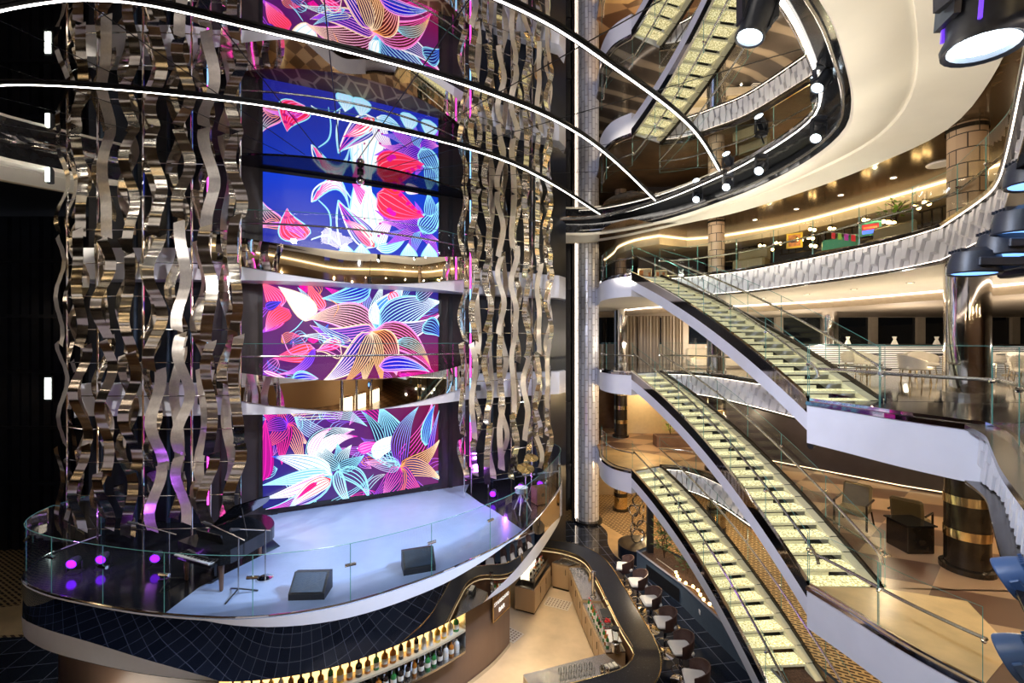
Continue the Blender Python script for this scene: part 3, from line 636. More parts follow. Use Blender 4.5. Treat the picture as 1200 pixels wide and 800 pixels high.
def art1(a):
    scribble(a, 3, 60, 1140, 120, 640, [(lb, violet), (mag, pink), (lb, white), (violet, lpink), (orange, pink)], 34)
    star(a, 180, 178, [(40, 110), (120, 90), (330, 70), (300, 300), (270, 440), (150, 420), (40, 330), (30, 220)], 46, [(mag, pink), (pink, coral), (violet, pink), (pink, cream_), (coral, cream_)], [(.22, .05, .5), (.10, .05, .45), (.25, .02, .3)], 8)
    a.petal(40, 520, 60, 150, 60, 0, (.75, .0, .6), mag, pink, 5)
    a.petal(200, 120, 660, 190, 70, -60, None, cream_, lb, 9); a.petal(220, 140, 560, 220, 50, 60, None, lb, lpink, 9)
    a.petal(300, 420, 580, 210, 70, -70, (.10, .12, .38), lb, white, 9); a.petal(340, 420, 600, 250, 48, -60, white, lb, mag, 7); a.petal(310, 380, 440, 200, 34, -30, white, lpink, mag, 5)
    a.petal(300, 440, 380, 350, 16, 0, red_, white, None, 2)
    star(a, 480, 440, [(380, 300), (470, 290), (560, 300), (640, 360), (330, 330)], 42, [(lb, white), (lb, lb)], [(.06, .10, .30), (.08, .14, .36)], 8)
    a.petal(850, 400, 740, 70, 120, 20, (.02, .10, .42), lb, lb, 13, 3, lb); a.petal(760, 330, 620, 100, 40, 30, (.03, .08, .32), lb, lb, 5)
    a.petal(880, 400, 590, 320, 60, 20, None, lb, white, 6, 2.2, lb)
    a.petal(600, 330, 750, 285, 34, 0, (.95, .55, .85), mag, mag, 5, 4); a.petal(690, 370, 880, 240, 46, -14, white, lb, white, 6); a.petal(700, 330, 860, 270, 30, 20, white, lb, None, 4)
    a.petal(880, 410, 1110, 40, 90, 60, (.33, .02, .12), mag, lpink, 11, 2.5); a.petal(880, 420, 1010, 70, 70, -50, (.28, .02, .14), violet, lb, 9, 2.5)
    a.petal(1060, 300, 1130, 60, 36, -20, (.05, .10, .65), lb, blue, 7, 2.5, lb); a.petal(1080, 420, 1165, 90, 26, -10, (.05, .10, .75), mag, lb, 4)
    a.petal(880, 430, 1170, 260, 56, 40, (.30, .03, .10), orange, cream_, 9, 2.8); a.petal(880, 430, 1180, 500, 60, -30, (.18, .05, .45), orange, cream_, 9, 3)
    a.petal(880, 430, 1060, 590, 52, 20, (.10, .07, .62), coral, pink, 8, 2.6); a.petal(880, 430, 890, 620, 48, 0, (.14, .06, .42), orange, pink, 8, 2.6); a.petal(880, 430, 670, 620, 70, -30, (.12, .08, .36), pink, violet, 11, 2.4); a.petal(880, 430, 760, 620, 50, 10, (.13, .07, .42), mag, lpink, 8, 2.4)
    a.petal(880, 420, 640, 400, 50, 0, None, lb, lpink, 9, 2)
    a.petal(440, 475, 95, 370, 62, 16, white, lb, blue, 6, 3); a.petal(440, 475, 40, 540, 50, 10, (.55, .80, 1), white, lb, 7, 3); a.petal(430, 480, 40, 620, 44, -14, white, mag, lb, 4, 3.5)
    a.petal(440, 480, 60, 680, 46, -40, (.05, .10, .62), lb, mag, 7, 3, lb); a.petal(430, 500, 180, 690, 46, 24, white, red_, lb, 6, 3.5); a.petal(350, 520, 230, 620, 16, 4, red_, mag, None, 3)
    a.petal(470, 450, 560, 660, 36, 20, None, lb, white, 6, 2.6, lb); a.petal(480, 450, 670, 620, 48, -50, None, lb, lb, 5, 2.8, lb); a.petal(420, 640, 700, 470, 20, 20, None, lb, None, 4, 2)
def art2(a):
    scribble(a, 5, 60, 1150, 60, 640, [(lpink, violet), (mag, pink), (lb, blue), (violet, lpink), (orange, pink)], 30)
    a.petal(145, 190, 40, 30, 60, 10, pink, lpink, coral, 9, 2); a.petal(140, 190, 30, 350, 50, -30, (.9, .15, .5), lpink, violet, 8, 2); a.petal(190, 200, 60, 340, 60, 20, coral, pink, lpink, 9, 2); a.petal(60, 190, 150, 150, 30, 0, (.10, .10, .7), violet, blue, 4)
    a.petal(280, 20, 280, 110, 34, 0, mag, (.6, 0, .6), None, 3); a.petal(390, 205, 300, 30, 46, -10, (.95, .22, .25), lpink, coral, 7, 2.4); a.petal(330, 260, 240, 60, 34, 20, (.28, .03, .2), lpink, lb, 6)
    a.petal(335, 262, 130, 55, 66, 14, white, lb, lb, 3, 2, cream_)
    a.petal(700, 330, 400, 60, 70, 30, (.20, .03, .20), lpink, mag, 9, 2.4); a.petal(700, 330, 560, 30, 66, 10, (.22, .03, .28), mag, lpink, 11, 2.4); a.petal(700, 330, 640, 20, 44, 0, (.10, .10, .45), lb, violet, 8, 2.2)
    a.petal(690, 60, 380, 130, 60, -20, (.03, .12, .75), lb, lb, 7, 2.6, lb); a.petal(700, 320, 770, 30, 50, -10, (.06, .12, .45), lb, white, 8, 2.4)
    a.petal(720, 330, 290, 265, 96, 60, (.32, .01, .10), lpink, cream_, 13, 2.8, lpink); a.petal(710, 330, 310, 300, 70, -60, (.14, .06, .62), lpink, violet, 10, 2.8, cream_); a.petal(560, 400, 330, 270, 30, -20, (.08, .06, .75), cream_, lb, 5)
    a.petal(720, 325, 910, 60, 96, -14, (.30, .60, .95), lb, white, 10, 2.6, white); a.petal(740, 300, 720, 140, 40, -14, white, lb, None, 4); a.petal(780, 240, 900, 190, 60, 0, white, lb, None, 4); a.petal(830, 220, 920, 320, 40, 8, white, lb, None, 3); a.petal(820, 90, 880, 190, 40, 0, (1, .75, .9), red_, pink, 5, 3.5)
    a.petal(740, 325, 1190, 150, 110, -40, (.04, .12, .62), lb, white, 13, 2.8, lb); a.petal(760, 330, 1180, 230, 60, 50, (.08, .06, .45), lb, lpink, 8, 2.6, white); a.petal(1000, 130, 1180, 40, 50, -10, (.05, .08, .40), lb, pink, 7, 2.6)
    a.petal(1050, 300, 1185, 380, 60, -30, (.05, .09, .5), lb, blue, 7, 2.6, lb)
    a.petal(700, 340, 1110, 585, 90, -70, (.40, .01, .12), lpink, pink, 12, 2.8, lpink); a.petal(860, 400, 1100, 560, 40, -50, (.35, .01, .12), lb, orange, 7, 2.8)
    a.petal(700, 340, 860, 620, 90, -30, (.38, .03, .05), orange, lpink, 12, 2.8, cream_); a.petal(690, 340, 640, 680, 70, 0, (.30, .12, .03), orange, cream_, 9, 3); a.petal(690, 340, 760, 680, 50, -12, (.40, .05, .02), cream_, orange, 8, 3)
    a.petal(690, 350, 380, 660, 80, -40, (.10, .07, .68), lpink, white, 9, 3, cream_); a.petal(690, 350, 500, 690, 50, -30, (.30, .05, .30), cream_, orange, 7, 3)
    a.petal(740, 560, 1100, 600, 50, -34, (.03, .08, .85), lpink, lb, 5, 3, lpink); a.petal(880, 620, 1010, 640, 22, 0, (.85, 0, .7), mag, None, 2)
    a.petal(340, 450, 100, 510, 60, -10, coral, lpink, pink, 7, 2.8); a.petal(500, 400, 340, 460, 30, -10, pink, lpink, None, 4, 2.4); a.petal(340, 450, 120, 610, 30, -50, (.12, .06, .8), violet, lpink, 6, 2.6); a.petal(330, 380, 330, 420, 34, 0, mag, None or mag, None, 2)
    a.petal(500, 480, 350, 470, 60, 40, None, lpink, lpink, 3, 2.6, cream_); a.petal(210, 640, 360, 640, 40, -10, (.04, .10, .9), lb, lpink, 5, 3, lb); a.petal(520, 420, 250, 370, 34, 20, None, lb, white, 5, 2.6); a.petal(50, 590, 200, 650, 14, 0, lpink, white, None, 2)
    a.curve([(150, 360), (200, 480), (300, 460), (260, 380)], 3, lpink); a.curve([(270, 270), (230, 320), (190, 350)], 3, lb); a.curve([(420, 135), (480, 180), (450, 250)], 3, orange)
def art3(a):
    a.petal(140, 400, 50, 240, 60, -30, (.10, .06, .35), coral, lb, 9, 2.6, lpink); a.petal(150, 400, 40, 420, 40, 20, (.12, .05, .5), orange, lpink, 7, 2.6); a.petal(300, 480, 50, 400, 30, 40, mag, violet, lpink, 6, 3)
    a.petal(290, 490, 190, 290, 84, -40, (1, .15, .40), lpink, pink, 8, 2.6, lb); a.dots([(180, 350), (215, 345), (240, 385), (175, 395), (225, 400)], 13, (.75, 0, .55))
    a.petal(330, 250, 560, 300, 46, -150, white, pink, lb, 6, 4, lb); a.curve([(330, 250), (345, 170), (420, 120), (520, 160), (590, 260), (660, 380)], 5, white, lb)
    a.petal(730, 520, 610, 60, 120, -10, white, lb, white, 7, 4, lb); a.petal(700, 300, 570, 100, 40, 0, (1, .3, .75), white, mag, 6, 3); a.dots([(600, 125), (625, 140), (660, 215), (662, 285), (650, 360), (690, 410)], 14, (.75, .05, .6))
    a.petal(740, 540, 700, 110, 70, -40, white, lb, None, 4, 3); a.petal(730, 540, 490, 250, 70, -10, (.05, .15, .75), lb, mag, 5, 4, white); a.petal(720, 540, 520, 360, 40, 20, white, red_, mag, 5, 4); a.petal(700, 540, 560, 400, 22, 0, (.95, .25, .25), lpink, None, 4, 3)
    a.petal(740, 540, 870, 350, 56, -30, white, lb, mag, 8, 3); a.dots([(760, 390), (790, 360), (750, 470), (775, 455)], 10, (.8, .1, .7)); a.petal(735, 550, 950, 470, 36, 30, (.5, .8, 1), white, lb, 6, 2.6)
    star(a, 1045, 440, [(720, 300), (760, 380), (770, 450), (800, 530), (900, 590), (1000, 600), (1180, 600), (1185, 500), (1190, 420), (1000, 250), (880, 280)], 40, [(lpink, violet), (violet, lpink), (lb, violet)], [(.08, .06, .62), (.10, .06, .7)], 8, 2.6, 16)
    a.petal(1045, 440, 1190, 250, 70, 20, (.03, .12, .70), lb, lb, 9, 3, lb); a.petal(1120, 350, 1100, 190, 50, 0, (.03, .14, .72), lb, lb, 8, 2.6)
    a.petal(740, 200, 1070, 350, 96, 20, (1, .22, .38), (1, .5, .6), pink, 6, 2.4, pink); a.petal(900, 190, 760, 150, 40, 0, coral, pink, None, 4); a.dots([(860, 175), (900, 210), (950, 265), (985, 290), (1030, 320), (915, 180)], 17, mag); a.petal(930, 170, 1040, 200, 26, 0, white, lpink, None, 3)
    a.dots([(820, 305), (835, 320), (850, 330)], 20, (.9, 0, .75))
    a.curve([(370, 240), (430, 310), (445, 400), (430, 520)], 5, lb); a.curve([(510, 540), (430, 470), (340, 490), (330, 500)], 5, lb, white); a.curve([(490, 240), (480, 380), (500, 520)], 6, lb, white); a.curve([(490, 240), (600, 360), (680, 440), (700, 530)], 6, lb, white)
    for x in (540, 640, 960, 1110): a.petal(x, 640, x - 8, 520, 60, 0, (.75, .88, 1), lb, white, 6, 3, lb)
def scribble(a, seed, x0, x1, y0, y1, cols, n):
    R = random.Random(seed)
    for k in range(n):
        x, y, g, L = R.uniform(x0, x1), R.uniform(y0, y1), R.uniform(0, 6.28), R.uniform(120, 260); c = R.choice(cols)
        a.petal(x, y, x + L * cs(g), y + L * .6 * sn(g), R.uniform(24, 52), R.uniform(-50, 50), None, c[0], c[1], R.randint(4, 7), 1.8)
SH = {}
screen('lowest LED screen, white and blue line-drawn flowers, standing behind the stage floor', SG + .24, B - .86, 45, 1165, (115, 40), (683, 525), ((.04, .05, .30), (.26, .04, .22), (.12, .03, .40), (.28, .02, .10)), art1)
screen('middle LED screen, maroon with a large pink-veined flower, between the two mirrored bridges', B - .05, C - .74, 45, 1172, (25, 80), (672, 634), ((.16, .03, .28), (.40, .01, .12), (.22, .02, .22), (.05, .06, .35)), art2)
screen('topmost LED screen, deep blue with white lily and pink petals, under the mirror ceiling', C - .05, 4.80, 55, 1180, (50, 225), (610, 690), ((.05, .05, .38), (.05, .08, .6), (.01, .10, .60), (.02, .12, .60)), art3)
# black soffit shelf above the screens, at the mirror ceiling
NU = 28; us = [i / NU for i in range(NU + 1)]
fr = [tow(TL * u, bulge(u, 1.15)) for u in us]
m = MB(); m.poly([(*p, MZ - .03) for p in fr] + [(*tow(TL, -.4), MZ - .03), (*tow(0, -.4), MZ - .03)]); m.wall(fr, MZ - .03, MZ + .02)
ps = m.build('trim_tower_soffit', 'black_gloss'); struct(ps)
# mirrored bridges across the tower
def bridge(z, label):
    t = thing('mirrored_bridge', label, 'bridge', (*tow(TL / 2, 0), z - .85), group='mirrored tower bridges')
    q = lambda u: (2 * u - 1) ** 2
    zt = lambda u: z + .06 + .40 * q(u); zm = lambda u: z - .79 + .52 * abs(2 * u - 1) ** 1.6
    p = [tow(TL * u, bulge(u, 1.05)) for u in us]
    m = MB(); m.wall(p, zm, zt, n=2); m.build('mirror_fascia', 'mirror', t, smooth=True, ang=80)
    pb = [(x + TN[0] * -.05 * 1, y + TN[1] * -.05) for x, y in p]
    m = MB(); m.wall(pb, z - .80, zm, n=2); m.build('lower_fascia', 'white', t, smooth=True, ang=80)
    m = MB(); pf = [tow(TL * u, bulge(u, 1.05) * .98 - .06) for u in us]; bk = [tow(TL * u, -.40) for u in us]
    m.strip(pf, bk, z); m.build('walkway', 'upper_carpet', t)
    m = MB(); m.strip(pb, bk, z - .80); m.build('soffit_panel', 'white', t)
    for s0, pts in ((-1, [(-11.4, 11.85), (-8.5, 11.85), (-8.0, 12.0)]), (1, [FR, (.4, 16.2), (1.75, 16.85), (2.05, 17.4)])):
        m = MB(); m.wall(pts, z - .80, z + .02); o = [(x, y + .6) for x, y in pts]; m.strip(pts, o, z - .80); m.strip(pts, o, z + .02); m.wall([pts[0], o[0]], z - .85, z + .02); m.wall([pts[-1], o[-1]], z - .85, z + .02)
        m.box((pts[1][0], pts[1][1] - .02, z - .8), (.02, .02, .02)); m.build('side_beam', 'white', t)
        m = MB(); c = pts[-1] if s0 < 0 else pts[0]; m.bbox((c[0] - .15 * s0 * -1, c[1] - .04, z - .42), (.2, .08, .2)); m.build('beam_bracket', 'charcoal', t)
    # balustrade
    gp = [tow(TL * u, bulge(u, 1.05) - .10) for u in us]
    for a, b in ((0, 7), (7, 14), (14, 21), (21, 28)):
        m = MB(); m.grid([[(*gp[i], z + .05) for i in range(a, b + 1)], [(*gp[i], z + 1.08) for i in range(a, b + 1)]]); g = m.build('glass_panel', 'glass', t)
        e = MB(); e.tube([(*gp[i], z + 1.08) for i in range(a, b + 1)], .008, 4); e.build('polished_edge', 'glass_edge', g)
    m = MB(); m.tube([(*tow(TL * u, bulge(u, 1.05) - .18), z + .74) for u in us], .028, 8); m.build('handrail', 'steel', t, smooth=True)
    m = MB()
    for u in (0, 1):
        g = tow(TL * u, -.05); m.tube([(*g, z), (*g, z + 1.1)], .03, 6)
    m.build('end_post', 'chrome', t); return t
bridge(B, 'lower mirrored bridge bulging in front of the screens, above the stage screen'); bridge(C, 'upper mirrored bridge bulging in front of the screens, below the topmost screen')
# small spot on a mini pendant below the soffit shelf
t = thing('pendant_camera', 'small black and chrome dome camera hanging above the topmost screen', 'camera', (*tow(TL * .5, .55), MZ - .38)); x, y = tow(TL * .5, .55)
m = MB(); m.cyl((x, y, MZ - .12), .09, .09); m.tube([(x, y, MZ - .12), (x, y, MZ - .22)], .03, 8); m.build('mount', 'black', t); m = MB(); m.ball((x, y, MZ - .27), .12, 14); m.build('dome', 'chrome', t, smooth=True)

# ------------------------------------------------------------------ ribbon curtains
def ribbon_mesh(L, w, ax, ad, p1, p2, T, N3):
    m = MB(); n = 64; rows = []
    for i in range(n + 1):
        s = i / n * L; la = ax * sn(2 * PI * s / 2.15 + p1); de = ad * sn(2 * PI * s / 1.75 + p2) + .0028 * sn(2 * PI * s / .26 + p1); sk = .10 * w if i in (0, n) else 0
        rows.append([(T[0] * (la + q * w / 2) + N3[0] * de, T[1] * (la + q * w / 2) + N3[1] * de, -s + q * (.05 if i == 0 else -.05 if i == n else 0)) for q in (-1, 1)])
    m.grid(rows); return m
def curtain(which, path, ncol, zt, zb, w, side_word, base):
    cols = resample(path, n=ncol - 1); nn = normals(cols)
    for c in range(ncol):
        p = cols[c]; n = nn[c]; T = (-n[1], n[0]) if False else (n[1], -n[0]); N3 = (-n[0], -n[1]) if n[1] > 0 else n
        lay = c % 2; z = zt + random.uniform(0, .9); k = 0; ph = random.uniform(0, 6.28) if c % 3 else PI * c
        segs = []
        bot = zb + (random.uniform(0, .5))
        while z > bot + .9:
            L = random.uniform(2.3, 3.1)
            if z - L < bot + .7: L = z - bot
            segs.append((z, min(L, 3.6))); z -= L - random.uniform(-.12, .10)
        for k, (z, L) in enumerate(segs):
            zc = min(z, MZ - .02); L = L - (z - zc)
            if L < .5: continue
            m = ribbon_mesh(L, w * random.uniform(.92, 1.08), .105 * w / .25, .085, ph + k * 2.4 + (PI if k % 2 else 0), random.uniform(0, 6), T, N3)
            o = m.build('wavy_ribbon', random.choice(['champagne', 'champagne', 'satin_ribbon']), None, smooth=True, ang=80)
            d = (.14 if lay else -.12) + (.05 if k % 2 else 0); o.location = (p[0] + N3[0] * d, p[1] + N3[1] * d, zc)
            tag(o, f'polished wavy metal ribbon in the {which} curtain, {ORD[c]} column from left, {ORD[k]} from top', 'ribbon', f'wavy ribbons of the {which} curtain')
    t = thing('ribbon_frame', f'thin chrome poles and crossbars carrying the {which} curtain of wavy ribbons', 'frame', (cols[0][0], cols[0][1], SG))
    pc = resample(path, n=4)
    for p in pc:
        m = MB(); m.tube([(p[0], p[1] + .05, SG), (p[0], p[1] + .05, MZ)], .022, 6); m.build('pole', 'chrome', t)
    for k in range(12):
        z = SG + .55 + k * .78; m = MB(); m.tube([(p[0], p[1] + .05, z) for p in resample(path, n=6)], .012, 5); m.build('crossbar', 'chrome', t)
curtain('left', [(-10.75, 10.95), (-10.2, 10.65), (-8.5, 10.6), (-6.45, 10.75)], 16, MZ, SG + .35, .25, 'left', 0)
curtain('right', [(-1.5, 14.35), (-.6, 14.9), (.6, 15.6), (1.35, 16.25)], 15, MZ, SG + .35, .205, 'right', 0)
for px, py_, lab in ((-7.55, 11.3, 'left'), (-1.35, 14.75, 'right')):
    t = thing('led_tube', f'thin vertical magenta and blue light tube at the {lab} side of the screens', 'light', (px, py_, SG), group='vertical light tubes')
    m = MB()
    for i in range(24):
        z = SG + .9 + i * .36; m.tube([(px, py_, z), (px, py_, z + .34)], .022, 6, m=(0 if (i // 4) % 2 == 0 else 1) if lab == 'right' else (0 if i % 7 < 4 else 1))
    m.build('light_strip', ['led_magenta', 'led_cyan'], t); m = MB(); m.tube([(px + .03, py_ + .05, SG), (px + .03, py_ + .05, MZ)], .02, 6); m.build('carrier', 'steel', t)

# ------------------------------------------------------------------ stage
SC = smooth([(-10.5, 11.6), (-10.75, 10.5), (-10.3, 9.55), (-9.3, 8.98), (-7.87, 8.55), (-6.3, 8.22), (-4.67, 8.12), (-3.2, 8.52), (-1.8, 9.45), (-.9, 10.3), (0, 11.36), (.62, 12.55), (1.1, 13.8), (1.6, 15.3), (1.78, 16.4), (1.55, 17.2)], 6)
SC = resample(SC, n=72)
t = STG = thing('stage', 'curved stage with pale lit floor, black mirrored front and glass rim above the bar', 'stage', (-4.5, 10.5, SG - 1.1))
m = MB(); bk = [tow(TL + .1, -.42), tow(-.1, -.42), (-12, 12.9)]; m.poly([(*p, SG) for p in SC + [(1.2, 17.3)] + bk]); m.build('stage_floor', 'stage_floor', t)
m = MB(); L_ = [p for p in SC if p[0] < -6.15]; R_ = [p for p in SC if p[0] > .3 or p[1] > 14.5]; m.poly([(*p, SG + .006) for p in L_ + [(-6.3, 9.2), (-5.6, 11.0), tow(.9, -.4), tow(-.1, -.42), (-12, 12.9)]]); m.build('painted_floor_shade', 'black_gloss', t); m = MB(); m.poly([(*p, SG + .006) for p in R_ + [tow(TL, -.42), tow(TL - .4, .3), (-1.0, 14.0), (-.5, 13.3)]]); m.build('painted_floor_shade', 'black_gloss', t)  # black sheets paint the unlit ends of the stage floor
_d = plen(SC); _u = lambda X: _d[min(range(len(SC)), key=lambda i: abs(SC[i][0] - X) + (9 if SC[i][1] > 14 else 0))] / _d[-1]
UA, UB = _u(-5.5), _u(-.15); UC, UH = (UA + UB) / 2, (UB - UA) / 2; _a, _b = _u(-5.2), _u(-.75)
zt = lambda u: SG - .03 - .24 * max(0, 1 - ((u - UC) / UH) ** 2); zm = lambda u: SG - 1.10 + (.42 * sn(PI * min(1, (_a - u) / _a)) ** .8 if u < _a else .42 * sn(PI * min(1, (u - _b) / (1 - _b) * 1.25)) ** .8 if u > _b and (u - _b) / (1 - _b) < .8 else 0)
m = MB(); m.wall(SC, zm, zt, n=2); m.build('mirror_front', 'mirror_dark', t, smooth=True, ang=80)
si = offset(SC, .05)
m = MB(); m.wall(SC, zt, SG); m.build('upper_rim', 'white', t, smooth=True, ang=80)
lo = [(p[0] + n[0] * .02, p[1] + n[1] * .02) for p, n in zip(SC, normals(SC))]
m = MB(); m.grid([[(p[0], p[1], zm(i / 72)) for i, p in enumerate(SC)], [(p[0], p[1], SG - 1.11) for p in lo]]); m.build('lower_rim', 'white_shell', t, smooth=True, ang=80)
m = MB(); m.strip(lo, [(lerp(p, (-4.5, 13.5), .5)) for p in lo], SG - 1.12); m.build('soffit_panel', 'charcoal', t)
gi = offset(SC, .04)
cuts = [0, 7, 13, 18, 23, 29, 35, 41, 47, 53, 59, 66, 72]; cl = MB()
for a, b in zip(cuts, cuts[1:]):
    m = MB(); rg = range(a, b + 1); m.grid([[(*gi[i], SG + .03) for i in rg], [(*gi[i], SG + 1.12) for i in rg]]); g = m.build('glass_panel', 'glass_stage', t)
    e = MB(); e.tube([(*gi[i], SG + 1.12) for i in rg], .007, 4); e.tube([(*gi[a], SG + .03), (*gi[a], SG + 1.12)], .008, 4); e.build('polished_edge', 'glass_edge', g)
    x, y = gi[a]; n = normals(gi)[a]; T = (n[1], -n[0])
    h = MB(); h.tube([(x - T[0] * .10, y - T[1] * .10, SG + .72), (x + T[0] * .10, y + T[1] * .10, SG + .72)], .032, 8); h.build('clamp', 'chrome', t)
m = MB(); m.tube([(*p, SG + .02) for p in offset(SC, .02)], .022, 6); m.build('base_channel', 'chrome', t)
# ------------------------------------------------------------------ on the stage
def spk(x, y, rz, lab):
    t = thing('stage_monitor', lab, 'speaker', (x, y, SG), rz, 'wedge monitors on the stage'); m = MB()
    pr = [(-.22, 0), (.24, 0), (.24, .12), (-.06, .40), (-.22, .36)]
    for s in (-1, 1): m.poly([(s * .34, a, b) for a, b in (pr if s > 0 else pr[::-1])])
    for i in range(5):
        a, b = pr[i], pr[(i + 1) % 5]; m.quad((-.34, *a), (.34, *a), (.34, *b), (-.34, *b))
    m.build('cabinet', 'charcoal', t, local=True)
    m = MB(); m.quad((-.30, .235, .145), (.30, .235, .145), (.30, -.04, .39), (-.30, -.04, .39)); o = m.build('grille', 'navy_steel', t, local=True); o.location = (0, .008, .008); return t
spk(-3.95, 8.95, .05 + PI, 'black wedge monitor speaker at the left part of the stage front edge')
spk(-2.05, 9.95, .35 + PI, 'black wedge monitor speaker at the right part of the stage front edge')
# low LED riser strip between the monitors: dark bench reflecting the screen
def stand(x, y, h, lab, base, rot=0):
    t = thing('microphone_stand', lab, 'stand', (x, y, SG), rot, 'microphone stands'); m = MB()
    if base == 'tripod':
        for k in range(3): m.tube([(0, 0, .12), (.34 * cs(k * 2.09 + .4), .34 * sn(k * 2.09 + .4), .012)], .014, 6)
        m.build('tripod_base', 'black', t, local=True)
    else: m.lathe([(.001, 0), (.16, .0), (.155, .03), (.03, .05), (.001, .05)], (0, 0, 0), 20); m.build('round_base', 'chrome', t, local=True, smooth=True)
    m = MB(); m.tube([(0, 0, .04), (0, 0, h)], .014, 8); m.build('pole', 'steel', t, local=True)
    m = MB(); m.tube([(.12, .0, h - .06), (-.55, .05, h + .22)], .011, 6); m.build('boom', 'steel', t, local=True)
    m = MB(); m.tube([(-.55, .05, h + .22), (-.70, .06, h + .26)], [.022, .032], 8); m.ball((-.71, .06, h + .265), .034, 8); m.build('microphone', 'charcoal', t, local=True); return t
stand(-5.35, 8.9, 1.12, 'microphone stand with tripod base near the left glass seam of the stage', 'tripod', 0)
stand(-5.15, 9.5, 1.02, 'microphone stand with round chrome base beside the piano', 'round', 1.2)
stand(-7.0, 9.3, 1.05, 'microphone stand with boom in front of the left curtain', 'tripod', .3)
# grand piano
t = thing('grand_piano', 'black grand piano with open lid in front of the left ribbon curtain', 'piano', (-6.05, 9.70, SG), -.4); t.scale = (.86,) * 3
out = smooth([(-.75, -.72), (.75, -.72), (.75, .2), (.62, .75), (.30, 1.05), (-.2, 1.25), (-.6, 1.15), (-.75, .8), (-.75, -.72)], 4)
m = MB(); m.prism(out[:-1], .66, .98); m.build('body', 'black_gloss', t, local=True)
m = MB(); hinge = -.75
m.poly([(hinge + (x - hinge) * cs(.55), y, 1.0 + (x - hinge) * sn(.55)) for x, y in out[:-1] if y > -.4] ); m.poly([(hinge + (x - hinge) * cs(.55), y, 1.03 + (x - hinge) * sn(.55)) for x, y in out[:-1] if y > -.4][::-1]); m.build('lid', 'black_gloss', t, local=True)
m = MB(); m.tube([(.55, .1, .98), (.35, .1, 1.65)], .012, 6); m.build('lid_prop', 'black', t, local=True)
m = MB(); m.box((0, -.80, .70), (1.40, .20, .06)); m.build('key_bed', 'black_gloss', t, local=True); m = MB(); m.box((0, -.82, .742), (1.22, .14, .022)); k = m.build('keyboard', 'plastic_white', t, local=True)
m = MB()
for i in range(36):
    if i % 7 not in (2, 6): m.box((-.59 + i * .034, -.79, .76), (.016, .08, .018))
m.build('black_keys', 'black', k, local=True)
m = MB(); m.box((0, -.45, 1.10), (.9, .03, .24), rx=.3); m.build('music_desk', 'black_gloss', t, local=True)
for x, y in ((-.62, -.6), (.62, -.6), (-.1, .95)):
    m = MB(); m.cone((x, y, .66), (x, y, .04), .065, .04, 10); m.ball((x, y, .035), .035, 8); m.build('leg', 'walnut', t, local=True)
m = MB(); m.box((0, -.35, .35), (.10, .06, .6)); m.box((0, -.40, .07), (.26, .16, .05)); m.build('pedal_lyre', 'black_gloss', t, local=True)
# drum corner
def cymbal(x, y, h, r, lab):
    t = thing('cymbal', lab, 'cymbal', (x, y, SG), 0, 'cymbals at the right end of the stage'); m = MB(); m.lathe([(r, 0), (r * .4, .03), (r * .16, .045), (.02, .08), (.001, .08)], (0, 0, 0), 24); o = m.build('disc', 'cymbal', t, local=True, smooth=True); o.location = (0, 0, h); o.rotation_euler = (.35, .1, 0)
    m = MB(); m.tube([(0, 0, .3), (0, 0, h)], .012, 6)
    for k in range(3): m.tube([(0, 0, .35), (.28 * cs(k * 2.09), .28 * sn(k * 2.09), .01)], .012, 6)
    m.build('stand', 'steel', t, local=True)
cymbal(.42, 14.0, 1.05, .27, 'larger brass cymbal on a stand at the right end of the stage'); cymbal(.62, 14.5, 1.25, .22, 'smaller brass cymbal on a stand, behind the larger cymbal')
t = thing('snare_drum', 'snare drum on a white tripod stand behind the right stage glass', 'drum', (.28, 13.2, SG)); m = MB(); m.lathe([(.001, .72), (.19, .72), (.19, .58), (.001, .58)], (0, 0, 0), 20); m.build('shell', 'steel', t, local=True); m = MB(); m.lathe([(.001, .725), (.18, .725)], (0, 0, 0), 20); m.build('drum_head', 'plastic_white', t, local=True)
for k in range(3): m = MB(); m.tube([(0, 0, .6), (.30 * cs(k * 2.09 + .3), .30 * sn(k * 2.09 + .3), .01)], .016, 6); m.build('leg', 'plastic_white', t, local=True)
t = thing('cajon', 'brown wooden box drum at the right end of the stage', 'drum', (.85, 13.95, SG), .5); m = MB(); m.bbox((0, 0, .27), (.42, .36, .50), .015); m.build('body', 'walnut', t, local=True); m = MB(); m.lathe([(.001, 0), (.06, 0)], (0, 0, 0), 14); o = m.build('sound_hole', 'black', t, local=True); o.location = (0, -.184, .30); o.rotation_euler = (PI / 2, 0, 0)
# purple stage spots on the floor
def par(x, y, z, rz, tilt, lab, lens='lens_purple', r=.10, grp='purple floor spotlights'):
    t = thing('floor_spotlight', lab, 'light', (x, y, z), rz, grp)
    m = MB(); m.box((0, 0, .012), (.26, .2, .024)); m.build('base_plate', 'black', t, local=True)
    m = MB(); m.tube([(-.14, 0, .02), (-.14, 0, .24)], .012, 6); m.tube([(.14, 0, .02), (.14, 0, .24)], .012, 6); m.build('yoke', 'black', t, local=True)
    h = MB(); h.lathe([(.001, -.13), (r * .6, -.13), (r * .95, -.04), (r * 1.08, .10), (r, .11), (r * .92, .095)], (0, 0, 0), 18); c = h.build('can', 'lamp_body', t, local=True, smooth=True); c.location = (0, 0, .24); c.rotation_euler = (PI / 2 + tilt, 0, 0)
    l = MB(); l.lathe([(.001, .10), (r * .94, .092)], (0, 0, 0), 18); l.build('lens', lens, c, local=True); return t
